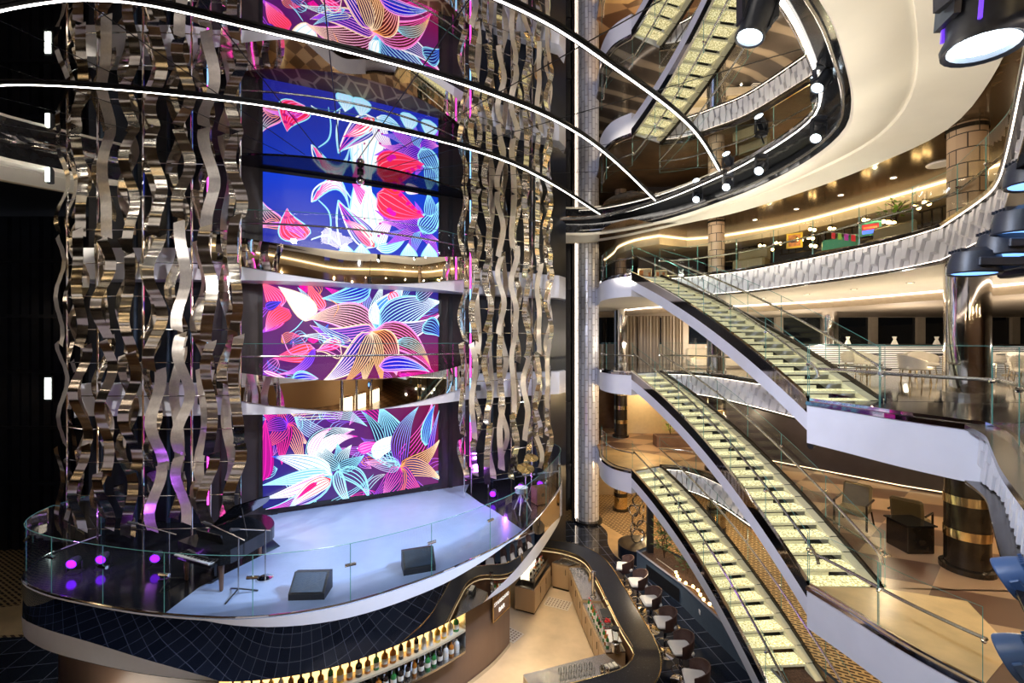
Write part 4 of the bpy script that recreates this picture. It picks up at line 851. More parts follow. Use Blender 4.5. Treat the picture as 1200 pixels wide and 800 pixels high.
for (px, py_, Y, w) in ((87, 655, 9.75, 'leftmost of the three under the left curtain'), (121, 652, 9.95, 'middle one of the three under the left curtain'), (184, 650, 10.0, 'rightmost of the three under the left curtain')):
    par((px - 600) / F * Y, Y, SG, .25, .15, f'small purple spotlight on the stage floor, {w}')
for (x, Y, w) in ((-.58, 14.2, 'leftmost of the three under the right curtain'), (.30, 14.9, 'middle one of the three under the right curtain'), (.95, 15.2, 'rightmost of the three under the right curtain')):
    par(x, Y, SG, -.2, .15, f'small purple spotlight on the stage floor, {w}')

# ------------------------------------------------------------------ stage lights of the ceiling channel
def mover(loc, aim, lab, s=1.0, lens='lens_blue', body='lamp_body', hang=None, grp='black moving head stage lights', sp=1):
    t = thing('stage_light', lab, 'light', loc, 0, grp); d = (Vector(aim) - Vector(loc)).normalized(); rot = d.to_track_quat('-Z', 'Y').to_euler()
    h = MB(); h.lathe([(.001, .30 * s), (.10 * s, .29 * s), (.155 * s, .18 * s), (.165 * s, 0), (.15 * s, -.22 * s), (.17 * s, -.27 * s), (.165 * s, -.30 * s), (.14 * s, -.29 * s), (.135 * s, -.26 * s)], (0, 0, 0), 22)
    for k in (-1, 1): h.box((0, k * .165 * s, .02 * s), (.16 * s, .03 * s, .34 * s))
    hd = h.build('head', body, t, local=True, smooth=True); hd.rotation_euler = rot
    l = MB(); l.lathe([(.001, -.268 * s), (.135 * s, -.262 * s)], (0, 0, 0), 22); l.build('lens', lens, hd, local=True)
    y = MB()
    up = .34 * s
    y.box((-.20 * s, 0, .14 * s), (.035 * s, .14 * s, .42 * s)); y.box((.20 * s, 0, .14 * s), (.035 * s, .14 * s, .42 * s)); y.box((0, 0, up), (.44 * s, .16 * s, .05 * s)); y.build('yoke', body, t, local=True)
    b = MB(); b.bbox((0, 0, up + .09 * s), (.36 * s, .26 * s, .13 * s), .02 * s); 
    if hang: b.tube([(0, 0, up + .14 * s)] + hang, .03 * s, 6)
    else: b.tube([(0, 0, up + .14 * s), (0, 0, up + .30 * s)], .03 * s, 8)
    b.build('base_box', body, t, local=True); return t
for (px, py_, Y, w) in ((811, 231, 14.9, 'first from the far end'), (846, 216, 13.2, 'second from the far end'), (884, 196, 11.4, 'third from the far end'), (953, 92, 8.1, 'on the right bend, nearest the top'), (950, 155, 9.6, 'on the right bend, below the upper one'), (872, 14, 5.9, 'largest, over the reflected stairs')):
    z = (HZ - py_) / F * Y; x = (px - 600) / F * Y
    mover((x + .2, Y + .05, z), (-3.5 if py_ > 90 else -1, 6 if py_ < 100 else 3, SG if py_ > 160 else -8), f'black moving stage light in the ceiling channel, {w}', .7 if py_ > 20 else 1.1, hang=[(.12, .1, (4.84 if py_ > 20 else 4.925) - z)] if z > 3.2 else None)
# lights reaching in from the right edge, on booms fixed to the near balconies
bl = mover((3.66, 3.5, 2.70), (3.2, 3.62, -4), 'large black stage light with glowing white lens at the top right, close to the camera', 1.5, hang=[(.25, 0, 1.7)], grp='stage lights at the right edge')
hd = [c for c in bl.children if c.name.startswith('head')][0]; m = MB()
for a in (0, 1.2, 2.5, 4.1, 5.2): m.box((.238 * cs(a), .238 * sn(a), -.08), (.02, .02, .5))
m.build('painted_violet_light', 'violet_glow', hd, local=True)  # glowing strips imitate purple light falling on the housing
def wash(loc, rot, lab, s, body, arm_):
    t = thing('wash_light', lab, 'light', loc, 0, 'stage lights at the right edge'); h = MB()
    h.lathe([(.001, .17 * s), (.13 * s, .16 * s), (.19 * s, .11 * s), (.21 * s, .02 * s), (.22 * s, -.10 * s), (.21 * s, -.115 * s), (.18 * s, -.10 * s)], (0, 0, 0), 22)
    for k in range(5): h.box((-.13 * s, (k - 2) * .05 * s, .135 * s), (.10 * s, .015 * s, .03 * s))
    hd = h.build('head', body, t, local=True, smooth=True); hd.rotation_euler = rot
    l = MB(); l.lathe([(.001, -.095 * s), (.18 * s, -.10 * s)], (0, 0, 0), 20); l.build('lens', 'lens_dim', hd, local=True)
    y = MB(); y.bbox((.14 * s, -.225 * s, -.01 * s), (.46 * s, .04 * s, .09 * s), .01 * s); y.bbox((.14 * s, .225 * s, -.01 * s), (.46 * s, .04 * s, .09 * s), .01 * s); y.bbox((.36 * s, 0, -.01 * s), (.10 * s, .46 * s, .10 * s), .01 * s); yo = y.build('yoke', body, t, local=True); yo.rotation_euler = rot
    b = MB(); b.bbox((.46 * s, 0, -.04 * s), (.16 * s, .3 * s, .20 * s), .02 * s); b.tube([(.5 * s, 0, 0)] + arm_, .03, 6); b.build('base_box', body, t, local=True)
for (px, py_, Y, w) in ((1212, 205, 4.3, 'highest of the four at the right edge'), (1196, 262, 4.35, 'second of the four at the right edge'), (1176, 288, 4.5, 'third of the four at the right edge'), (1142, 309, 4.6, 'lowest and furthest left of the four')):
    wash(((px - 600) / F * Y, Y, (HZ - py_) / F * Y), (0, .05, -.3), f'squat black stage light pointing down, {w}', .95, 'lamp_body', [(1.1, -.25, 1.74 - (HZ - py_) / F * Y)])
for (px, py_, Y, w) in ((1192, 676, 3.6, 'upper of the two in the lower right corner'), (1196, 770, 3.3, 'lower of the two in the lower right corner')):
    wash(((px - 600) / F * Y, Y, (HZ - py_) / F * Y), (.25, 1.0, -.5), f'blue-lit stage light seen from above, {w}', .72, 'lamp_blue_lit', [(.8, -.2, .55)])

# ------------------------------------------------------------------ columns
def column(x, y, z0, z1, r, kind, lab):
    t = thing('column', lab, 'column', (x, y, z0))
    m = MB(); n = 28
    if kind == 'wood':
        m.lathe([(r, 0), (r, z1 - z0)], (x, y, z0), n); m.build('shaft', 'column_wood', t, smooth=True, uvcyl=(x, y, r))
        m = MB(); m.lathe([(r + .03, 0), (r + .03, .08), (r, .10)], (x, y, z1 - .12), n); m.build('collar', 'bronze_dark', t)
    elif kind == 'chrome':
        m.lathe([(r, 0), (r, z1 - z0)], (x, y, z0), n); m.build('shaft', 'chrome', t, smooth=True)
        m = MB(); m.lathe([(r + .02, 0), (r + .02, .1), (r, .1)], (x, y, z0), n); m.build('collar', 'steel', t)
    else:
        m.lathe([(r, 0), (r, z1 - z0)], (x, y, z0), n); m.build('shaft', 'bronze_dark' if kind == 'bronze' else 'gold', t, smooth=True)
        for k in range(1, 4):
            m = MB(); zc = z0 + (z1 - z0) * (k / 4 + .03); m.lathe([(r + .012, -.09), (r + .012, .09)], (x, y, zc), n); m.build('gold_band', 'gold' if kind == 'bronze' else 'bronze_dark', t, smooth=True)
        m = MB(); m.lathe([(r + .08, 0), (r + .08, .1), (r, .12)], (x, y, z0), n); m.build('collar', 'bronze_dark', t)
for x, y, r, w in ((5.35, 22.4, .32, 'behind the far landing'), (7.45, 16.6, .32, 'behind the middle of the balcony'), (9.35, 9.35, .36, 'at the right, close by')):
    column(x, y, C, 4.42, r * .86, 'wood', f'wood-clad round column with dark joints on the upper deck, {w}')
    column(x, y, B, C - .8, r, 'chrome', f'mirror chrome round column on the middle deck, {w}')
    column(x, y, A, B - .8, r, 'bronze', f'dark bronze column with gold bands on the lower deck, {w}')
    if x < 9: column(x, y, G, A - .8, r, 'gold', f'golden column standing on the patterned carpet, {w}')
column(14.3, 20.5, B, C - .8, .34, 'chrome', 'mirror chrome column near the seaward windows of the middle deck')
# tall tiled pillar beside the ribbons
px_, py__ = 3.5, 21.0
t = thing('tiled_pillar', 'tall silver tiled pillar with a lit left edge between the ribbons and the stairs', 'pillar', (px_, py__, G))
m = MB(); m.lathe([(.50, 0), (.50, 13.19)], (px_, py__, G), 24); m.build('shaft', 'pillar_tiles', t, smooth=True, uvcyl=(px_, py__, .5))
m = MB(); m.box((px_ - .56, py__ + .02, G + 6.55), (.035, .10, 13.1)); m.build('light_strip', 'led_fascia', t); m = MB(); m.box((px_ - .66, py__ + .1, G + 6.55), (.12, .4, 13.1)); m.build('backing', 'dark_panel', t)
m = MB(); m.lathe([(.66, 0), (.66, .12), (.5, .14)], (px_, py__, G), 24); m.build('base_ring', 'black_gloss', t)
# lit lobby strips on the black wall far left
for z, w in ((4.45 + 2.0, None), (0, None)): pass
for (px, py_, w, Y) in ((57, 205, 'small bright lamp hanging under the white ceiling ring at the far left', 11.6), (57, 455, 'bright tall rectangular lamp on the black wall at the far left', 17.85)):
    t = thing('wall_lamp', w, 'light', ((px - 600) / F * Y, Y, (HZ - py_) / F * Y), 0, 'lamps on the black wall')
    q = 1 if Y > 15 else .42; m = MB(); m.bbox((0, .04, 0), (.34 * q, .12, 1.0 * q), .02); m.build('housing', 'charcoal', t, local=True); m = MB(); m.box((0, -.03, 0), (.22 * q, .03, .82 * q)); m.build('diffuser', 'lobby_light', t, local=True)

# ------------------------------------------------------------------ bar under and beside the stage
BO = smooth([(-2.5, 16.3), (.0, 16.75), (1.24, 16.55), (2.28, 16.2), (2.9, 15.5), (3.16, 14.65), (3.30, 13.2), (3.38, 12.0), (3.45, 10.9), (3.34, 10.2), (3.05, 9.65), (2.4, 9.15), (.5, 8.55), (-3, 7.6), (-7, 7.3)], 6)
BI = smooth([(-2.5, 15.55), (.0, 16.0), (1.0, 15.95), (1.85, 15.65), (2.38, 15.05), (2.54, 13.96), (2.62, 13.0), (2.74, 11.46), (2.84, 10.8), (2.78, 10.42), (2.52, 10.1), (2.03, 9.86), (.3, 9.3), (-3, 8.3), (-7, 8.0)], 6)
t = thing('bar_counter', 'long curved bar counter with dark speckled granite top around the bartender area', 'counter', (3.0, 12, G))
zc = G + 1.08
m = MB(); n = 84; o_ = resample(BO, n=n); i_ = resample(BI, n=n); m.strip(o_, i_, zc); m.wall(o_, zc - .06, zc); m.wall(i_, zc - .06, zc); m.strip(o_, i_, zc - .06); m.build('granite_top', 'granite', t)
m = MB(); m.tube([(*p, zc - .005) for p in o_], .016, 5); m.tube([(*p, zc - .005) for p in i_], .016, 5); m.build('metal_edge', 'gold', t)
m = MB(); fo = offset(o_, -.22); m.wall(fo, G + .1, zc - .05); m.wall(offset(i_, .06), G + .1, zc - .05); m.wall(offset(o_, -.28), G, G + .1); m.build('front_panel', 'walnut', t)
m = MB(); m.tube([(*p, G + .22) for p in offset(o_, -.08)], .025, 6); m.build('foot_rail', 'gold', t)
m = MB(); m.tube([(*p, zc - .14) for p in offset(i_, .02)], .012, 5); m.build('light_strip', 'counter_glow', t)
# warm bar floor
m = MB(); fl = offset(i_, .1); m.poly([(x, y, G + .012) for x, y in fl[4:80]] + [(-6.5, 12, G + .012), (-2.6, 15, G + .012)]); struct(m.build('floor_bar', 'bar_floor'))
# back wall under the stage
WB = [(p[0] + n_[0] * .55, p[1] + n_[1] * .55) for p, n_ in zip(SC, normals(SC))]
_e = next(i for i in range(36, 73) if WB[i][0] > -.10)
wb = [p for p in WB[8:_e + 1]]
wb = resample(wb, n=44)
m = MB(); m.wall(wb, G, SG - 1.1); m.wall(offset(wb, .02), G, G); end = wb[-1]; m.wall([end, (end[0] - 1.2, end[1] + 1.6)], G, SG - 1.1); struct(m.build('wall_bar_back', 'wood_panel'))
m = MB(); m.wall(offset(wb, -.02), G, G + .12); struct(m.build('baseboard_bar', 'steel'))
# lit bottle shelves in front of that wall (from pixel column 225 to 540)
seg = [p for p in wb if -5.6 < p[0] < -1.18]; seg = resample(seg, n=30)
U, Lw = -6.63, -7.12
t = thing('bottle_shelves', 'backlit two-tier bottle shelves set in the brown wall under the stage', 'shelf', (seg[15][0], seg[15][1], G + .5))
m = MB(); m.wall(offset(seg, -.02), U, SG - 1.13); m.build('lit_back', 'back_lit', t); m = MB(); m.wall(offset(seg, -.03), Lw - .02, U - .1); m.build('mirror_back', 'mirror_dark', t)
for z, nm in ((U, 'upper_shelf'), (Lw, 'lower_shelf')):
    m = MB(); a, b = offset(seg, -.03), offset(seg, -.30); m.strip(a, b, z); m.strip(a, b, z - .05); m.wall(b, z - .05, z); m.build(nm, 'cream' if z == U else 'steel', t)
for p in (seg[0], seg[-1]): pass
m = MB(); a = offset(seg, -.30)
for i in (0, 30): q = offset(seg, -.02)[i]; m.quad((*q, Lw - .05), (*a[i], Lw - .05), (*a[i], SG - 1.15), (*q, SG - 1.15))
m.build('end_panel', 'steel', t)
m = MB(); m.tube([(*p, U - .055) for p in offset(seg, -.20)], .012, 5); m.build('light_strip', 'panel_glow', t)
BT = {}
def bottle(kind, shape):
    k = (kind, shape)
    m = MB(); r, h = ((.040, .31), (.052, .27), (.046, .25))[shape]
    m.lathe([(.001, 0), (r, 0), (r, h * .58), (r * .85, h * .64), (r * .36, h * .74), (r * .32, h * .92)], (0, 0, 0), 10, 0); m.lathe([(r * .38, h * .92), (r * .38, h), (.001, h)], (0, 0, 0), 10, 2)
    m.lathe([(r * 1.02, h * .16), (r * 1.02, h * .46)], (0, 0, 0), 10, 1); return m
names = {'bottle_amber': 'amber', 'bottle_green': 'green', 'bottle_dark': 'dark', 'bottle_clear': 'clear', 'bottle_gold': 'golden'}
seq_u = ['bottle_amber', 'bottle_clear', 'bottle_dark', 'bottle_amber', 'bottle_gold', 'bottle_clear', 'bottle_amber', 'bottle_dark', 'bottle_dark', 'bottle_amber', 'bottle_green', 'bottle_gold', 'bottle_amber', 'bottle_dark', 'bottle_amber', 'bottle_green', 'bottle_amber', 'bottle_amber', 'bottle_dark', 'bottle_amber', 'bottle_dark', 'bottle_clear', 'bottle_clear', 'bottle_gold', 'bottle_gold', 'bottle_clear', 'bottle_green']
def shelf_row(seq, z, row, s):
    pts = resample(offset(seg, -.17), n=len(seq) + 1)[1:-1]
    for i, (kd, p) in enumerate(zip(seq, pts)):
        o = bottle(kd, random.randrange(3)).build('bottle', [kd, 'paper', 'black'], None, smooth=True); o.location = (p[0], p[1], z); o.rotation_euler = (0, 0, random.uniform(0, 6)); o.scale = (s, s, s)
        tag(o, f'{names[kd]} liquor bottle on the {row}, {ORD[i] if i < 30 else "last"} from the left', 'bottle', f'bottles on the {row}')
shelf_row(seq_u, U, 'upper lit bar shelf', 1.32)
shelf_row([random.choice(['bottle_dark', 'bottle_dark', 'bottle_green', 'bottle_amber', 'bottle_clear', 'bottle_dark']) for _ in range(30)], Lw, 'lower bar shelf', 1.22)
# framed sign on the wood panel
def on_wall(px):     # point of the back wall seen at a pixel column
    w = offset(wb, -.03); r = (px - 600) / F
    for a, b in zip(w, w[1:]):
        fa, fb = a[0] - r * a[1], b[0] - r * b[1]
        if fa * fb <= 0 and a[0] > -2: return lerp(a, b, fa / (fa - fb))
    return w[-2]
a, b = on_wall(576.5), on_wall(596); Ym = (a[1] + b[1]) / 2; z1, z0 = -6.12, -7.12
sw = math.dist(a, b); rz = math.atan2(b[1] - a[1], b[0] - a[0])
t = thing('bar_sign', 'framed brown bar sign with white lettering on the wood panel beside the shelves', 'sign', ((a[0] + b[0]) / 2, (a[1] + b[1]) / 2, (z0 + z1) / 2), rz); H = z1 - z0
m = MB(); m.box((0, -.01, 0), (sw, .03, H)); m.build('board', 'walnut', t, local=True)
m = MB()
for s in (-1, 1): m.box((s * sw / 2, -.03, 0), (.025, .03, H + .025)); m.box((0, -.03, s * H / 2), (sw, .03, .025))
m.build('frame', 'gold', t, local=True); m = MB()
for k in range(9):
    for s in range(5): m.box((-sw * .36 + s * sw * .18, -.03, H * .42 - k * .055), (sw * .12, .008, .022))
m.build('pattern_bars', 'gold', t, local=True)
def text(parent, body, size, loc, mt, rot=(PI / 2, 0, 0), name='lettering'):
    cu = bpy.data.curves.new('txt', 'FONT'); cu.body = body; cu.size = size; cu.align_x = 'CENTER'; cu.align_y = 'CENTER'; cu.extrude = .004
    o = bpy.data.objects.new('txt', cu); COL.objects.link(o); dg = bpy.context.evaluated_depsgraph_get(); me = bpy.data.meshes.new_from_object(o.evaluated_get(dg)); bpy.data.objects.remove(o)
    me.materials.clear(); me.materials.append(M[mt]); w = bpy.data.objects.new(name, me); COL.objects.link(w); w.parent = parent; w.location = loc; w.rotation_euler = rot; return w
text(t, 'STARBOARD', sw * .155, (0, -.04, -H * .10), 'letter_glow'); text(t, 'BAR', sw * .2, (0, -.04, -H * .32), 'letter_glow')  # letters given a glow of their own to brighten the dim sign

# back-bar cabinets
def cabinet(quad, z0, z1, lab, ndoor=2, top='steel', body='oak_panel', side=0, grp='steel-topped bar cabinets'):
    cx = sum(p[0] for p in quad) / 4; cy = sum(p[1] for p in quad) / 4; t = thing('bar_cabinet', lab, 'cabinet', (cx, cy, z0), 0, grp)
    m = MB(); m.prism(quad, z0 + .08, z1 - .04); m.build('carcass', body, t); m = MB(); m.prism(quad, z1 - .04, z1); m.build('worktop', top, t); m = MB(); q2 = [lerp(p, (cx, cy), .06) for p in quad]; m.prism(q2, z0, z0 + .08); m.build('plinth', 'bronze_dark', t)
    a, b = quad[side], quad[(side + 1) % 4]; dx, dy = b[0] - a[0], b[1] - a[1]; l = math.hypot(dx, dy); n = (dy / l, -dx / l)
    if (cx - a[0]) * n[0] + (cy - a[1]) * n[1] > 0: n = (-n[0], -n[1])
    for k in range(ndoor):
        u0, u1 = (k + .04) / ndoor, (k + .96) / ndoor; m = MB(); p, q = lerp(a, b, u0), lerp(a, b, u1); pts = [(p[0], p[1]), (q[0], q[1]), (q[0] + n[0] * .02, q[1] + n[1] * .02), (p[0] + n[0] * .02, p[1] + n[1] * .02)]
        m.prism(pts, z0 + .12, z1 - .08); d = m.build('door', body, t); m = MB(); h = lerp(p, q, .88); m.tube([(h[0] + n[0] * .045, h[1] + n[1] * .045, z1 - .32), (h[0] + n[0] * .045, h[1] + n[1] * .045, z1 - .14)], .01, 6); m.build('handle', 'bronze_dark', d)
    return t
cabinet([(.09, 13.99), (.67, 13.73), (1.30, 15.3), (.70, 15.55)], G, G + .80, 'oak bar cabinet with bottle station on top, beside the framed sign', 3, side=1)
cabinet([(1.34, 15.28), (1.86, 15.02), (2.30, 15.2), (1.8, 15.6)], G, G + .88, 'oak corner bar cabinet at the far end of the bartender area', 1)
cabinet([(1.88, 14.9), (2.02, 13.1), (2.56, 13.05), (2.50, 14.9)], G, G + .88, 'steel-topped oak cabinet with sink along the counter, behind the taps', 3)
cabinet([(2.03, 13.05), (2.26, 10.95), (2.74, 11.0), (2.60, 13.05)], G, G + .80, 'long oak cabinet with bottle rail along the counter, in front of the sink', 4)
cabinet([(2.20, 10.80), (.25, 10.12), (.55, 9.42), (2.62, 10.2)], G, G + .88, 'steel bar station with glasses at the near end of the bartender area', 3)
# bottle station on the first cabinet
t = thing('bottle_station', 'slanted steel bottle station glowing at the back, on the oak cabinet by the sign', 'rack', (.72, 14.65, G + .80), 1.19)
m = MB(); m.box((0, 0, .10), (1.35, .5, .05)); m.box((0, -.24, .16), (1.35, .02, .14)); m.build('tray', 'steel', t, local=True); m = MB(); m.box((0, .20, .34), (1.35, .04, .46)); m.build('lit_back', 'panel_glow', t, local=True)
for x in (-.6, .6):
    for y in (-.2, .2): m = MB(); m.tube([(x, y, 0), (x, y, .09)], .02, 6); m.build('leg', 'steel', t, local=True)
for i in range(9):
    a = 1.19; lx = -.58 + i * .145; x = .72 + cs(a) * lx - sn(a) * -.08; y = 14.65 + sn(a) * lx + cs(a) * -.08; kd = ['bottle_dark', 'bottle_clear', 'bottle_dark', 'bottle_amber', 'bottle_dark', 'bottle_dark', 'bottle_clear', 'bottle_amber', 'bottle_dark'][i]
    o = bottle(kd, i % 3).build('bottle', [kd, 'paper', 'red'], None, smooth=True); o.location = (x, y, G + .925); tag(o, f'{names[kd]} bottle in the glowing bottle station, {ORD[i]} from the near end', 'bottle', 'bottles in the glowing station')
for i in range(13):
    u = i / 12; x, y = lerp((2.16, 12.75), (2.34, 11.15), u); kd = ['bottle_green', 'bottle_clear', 'bottle_green', 'bottle_amber', 'bottle_green', 'bottle_clear', 'bottle_green', 'bottle_dark'][i % 8]
    o = bottle(kd, 0).build('bottle', [kd, 'paper', 'red'], None, smooth=True); o.location = (x, y, G + .80); tag(o, f'{names[kd]} bottle in the speed rail along the counter, {ORD[i]} from the far end', 'bottle', 'bottles in the speed rail')
# sinks, tap tower, glasses, boxes
t = thing('tap_tower', 'chrome beer tap column standing on the steel worktop', 'tap', (2.36, 13.2, G + .88)); m = MB(); m.lathe([(.09, 0), (.09, .02), (.055, .04), (.055, .62), (.075, .63), (.075, .72), (.001, .73)], (0, 0, 0), 16); m.build('column', 'chrome', t, local=True, smooth=True)
for k in (-1, 0, 1): m = MB(); m.tube([(0, 0, .52), (-.12, k * .07, .52), (-.13, k * .07, .44)], .012, 6); m.tube([(-.09, k * .07, .53), (-.10, k * .07, .66)], .014, 6); m.build('tap', 'gold', t, local=True)
t = thing('bar_sink', 'steel sink basin with faucet sunk in the counter-side cabinet', 'sink', (2.56, 12.5, G + .80)); m = MB(); m.box((0, 0, .012), (.30, .50, .02)); m.build('rim', 'steel', t, local=True); m = MB(); m.box((0, 0, .026), (.24, .42, .008)); m.build('basin', 'charcoal', t, local=True)
m = MB(); m.tube([(.1, .12, .02), (.1, .12, .3), (.02, .10, .38), (-.05, .08, .34)], .014, 8); m.build('faucet', 'chrome', t, local=True, smooth=True)
t = thing('strawberry_bowl', 'small glass bowl heaped with red garnish beside the sink', 'bowl', (2.52, 12.0, G + .80)); m = MB(); m.lathe([(.05, 0), (.12, .10), (.11, .10), (.04, .015)], (0, 0, 0), 14); m.build('bowl', 'crystal', t, local=True); m = MB()
for k in range(7): m.ball((.055 * cs(k), .055 * sn(k), .10 + .02 * (k % 3)), .03, 6)
o = m.build('garnish', 'red', t, local=True); o['kind'] = 'stuff'
t = thing('cutting_board', 'white chopping board lying on the cabinet between sink and blender', 'board', (2.54, 11.55, G + .80), .1); m = MB(); m.bbox((0, 0, .012), (.34, .50, .024), .006); m.build('board', 'plastic_white', t, local=True)
t = thing('ice_blender', 'clear blue ice blender on the steel corner of the counter', 'blender', (2.50, 11.0, G + .80)); m = MB(); m.lathe([(.11, 0), (.12, .02), (.09, .20), (.07, .22)], (0, 0, 0), 12); m.build('motor_base', 'steel', t, local=True); m = MB(); m.lathe([(.06, .22), (.10, .50), (.10, .52)], (0, 0, 0), 12); m.build('jug', 'crystal', t, local=True); m = MB(); m.cyl((0, 0, .52), .09, .05, 12); m.build('lid', 'black', t, local=True)
t = thing('shaker_set', 'two tall steel cocktail shakers standing on the near bar station', 'shaker', (1.98, 10.05, G + .88)); 
for x, h in ((0, .28), (.12, .22)): m = MB(); m.lathe([(.001, 0), (.038, 0), (.05, h * .7), (.03, h * .9), (.02, h), (.001, h)], (x, 0, 0), 12); m.build('shaker', 'chrome', t, local=True, smooth=True)
t = thing('bar_caddy', 'black bar caddy with napkins and straws at the rounded counter corner', 'caddy', (2.22, 10.2, G + .88), .35); m = MB(); m.bbox((0, 0, .06), (.36, .2, .12), .01); m.build('box', 'black', t, local=True)
for k in range(3): m = MB(); m.box((-.1 + k * .1, 0, .13), (.07, .14, .05)); m.build('napkin_stack', 'paper', t, local=True)
gm = MB(); gm.lathe([(.036, 0), (.036, .006), (.006, .012), (.006, .10), (.034, .14), (.042, .21), (.036, .26)], (0, 0, 0), 10)
g0 = gm.build('wine_glass', 'crystal', None, smooth=True); first = True
for i in range(14):
    x, y = lerp((1.05, 9.95), (1.75, 10.12), (i % 7) / 6); y -= .16 * (i // 7); x += .03 * (i // 7)
    o = g0 if first else g0.copy()
    if not first: COL.objects.link(o)
    first = False; o.location = (x, y, G + .88); tag(o, f'clear stemmed glass on the near bar station, {ORD[i % 7]} from left in the {"back" if i < 7 else "front"} row', 'glass', 'stemmed glasses on the near bar station')
for i in range(8):
    o = g0.copy(); COL.objects.link(o); x, y = lerp((1.75, 15.5), (2.38, 14.5), i / 7); o.location = (x - .06, y, G + .88); tag(o, f'clear stemmed glass along the far bar worktop, {ORD[i]} from the far corner', 'glass', 'stemmed glasses on the far worktop')
# rubber mats
for (x, y, rz, w) in ((1.45, 14.35, 1.15, 'in front of the corner cabinet'), (-.12, 12.9, .9, 'below the framed sign')):
    t = thing('floor_mat', f'pale perforated rubber mat on the bar floor {w}', 'mat', (x, y, G + .012), rz); m = MB(); m.bbox((0, 0, .008), (.50, .8, .016), .004)
    m.build('mat', 'linen', t, local=True); m = MB()
    for a in range(5):
        for b_ in range(8): m.lathe([(.001, .0175), (.03, .0175)], (-.18 + a * .09, -.33 + b_ * .094, 0), 6)
    m.build('perforations', 'walnut', t, local=True)
# left back-bar glimpsed below the stage
t = thing('glass_rack', 'brightly glowing glass rack under the left end of the stage', 'rack', (-7.5, 8.55, G + .9), -.2); m = MB(); m.box((0, 0, .22), (1.5, .5, .44)); m.build('lit_box', 'slot_light', t, local=True)
m = MB()
for k in range(4): m.box((0, -.27, .05 + k * .13), (1.55, .04, .03))
m.build('slats', 'steel', t, local=True)
t = cabinet([(-8.3, 8.3), (-6.7, 8.0), (-6.6, 8.8), (-8.2, 9.1)], G, G + .9, 'steel and oak cabinet carrying the glowing glass rack', 3)
# ---- bar stools along the counter
def stool(lab):
    t = thing('bar_stool', lab, 'stool', (0, 0, 0), 0, 'bar stools along the granite counter')      # faces -x
    m = MB(); m.bbox((0, 0, .74), (.44, .44, .09), .03); m.build('seat', 'white_shell', t, local=True, smooth=True)
    prof = [(.24 * cs(a), .25 * sn(a)) for a in [(-PI * .58) + PI * 1.16 * k / 14 for k in range(15)]]
    hh = [.08 + .22 * max(0, cs((k - 7) / 7 * 1.25)) ** .8 for k in range(15)]
    m = MB(); m.grid([[(x * .98, y * .98, .72) for x, y in prof], [(x * 1.06, y * 1.04, .74 + h) for (x, y), h in zip(prof, hh)]]); m.build('backrest', 'brown_leather', t, local=True, smooth=True)
    m = MB(); m.grid([[(x * .80, y * .80, .62) for x, y in prof], [(x * 1.05, y * 1.05, .70) for x, y in prof], [(x * 1.15, y * 1.12, .745 + h) for (x, y), h in zip(prof, hh)], [(x * 1.06, y * 1.04, .745 + h) for (x, y), h in zip(prof, hh)]]); m.lathe([(.001, .60), (.19, .62), (.24, .70)], (0, 0, 0), 20); m.build('outer_shell', 'brown_leather', t, local=True, smooth=True)
    m = MB(); m.tube([(0, 0, .03), (0, 0, .62)], .03, 10); m.build('pedestal', 'chrome', t, local=True); m = MB(); m.lathe([(.001, 0), (.22, 0), (.22, .02), (.03, .045), (.001, .045)], (0, 0, 0), 24); m.build('base_disc', 'chrome', t, local=True, smooth=True)
    m = MB(); m.tube([(.17 * cs(k * PI / 8) - .02, .17 * sn(k * PI / 8), .26) for k in range(16)], .012, 6, closed=True); m.build('foot_ring', 'chrome', t, local=True); return t
s0 = stool('x'); spots = [(3.72, 15.05), (3.88, 14.05), (3.98, 13.05), (4.05, 12.05), (4.10, 11.05), (4.05, 10.05)]
for i, (x, y) in enumerate(spots):
    lab = f'brown and white shell bar stool at the granite counter, {ORD[i]} from the tiled pillar end'
    if i == 0: s0.location = (x, y, G); s0.scale = (1.14,) * 3; s0.rotation_euler = (0, 0, -.25); s0['label'] = lab
    else: dup(s0, (x, y, G), -.05 + .05 * (i % 3) - (.25 if i == 5 else 0), lab, 1.14)
# ---- planter, ring sculpture, plants
PLq = [(4.52, 16.5), (5.33, 14.2), (5.95, 11.0), (6.15, 9.2), (7.4, 9.2), (6.9, 13), (6.3, 15.5), (5.4, 17.1)]
t = thing('planter', 'long dark blue planter box with brown soil beside the lowest staircase', 'planter', (5.6, 13, G)); m = MB(); m.prism(PLq, G, G + .62); m.wall(PLq + [PLq[0]], G + .62, G + .70); m.build('box', 'planter_wall', t); m = MB(); m.poly([(lerp(p, (6, 13), .04)) + (G + .66,) for p in PLq]); m.build('soil', 'soil', t)
m = MB(); 
for a, b in zip(PLq[:3], PLq[1:4]): m.tube([(*a, G + .70), (*b, G + .70)], .04, 4)
m.build('rim', 'gray_trim', t); a, b = PLq[0], PLq[1]; p, q = lerp(a, b, .25), lerp(a, b, .95); m = MB(); m.quad((p[0] - .03, p[1] - .01, G + .08), (q[0] - .03, q[1] - .01, G + .08), (q[0] - .03, q[1] - .01, G + .5), (p[0] - .03, p[1] - .01, G + .5)); m.build('vent_panel', 'black', t)
p = lerp(PLq[1], PLq[2], .28); m = MB(); m.box((p[0] - .02, p[1], G + .38), (.03, .14, .10), rz=-.2); m.build('socket_plate', 'plastic_white', t)
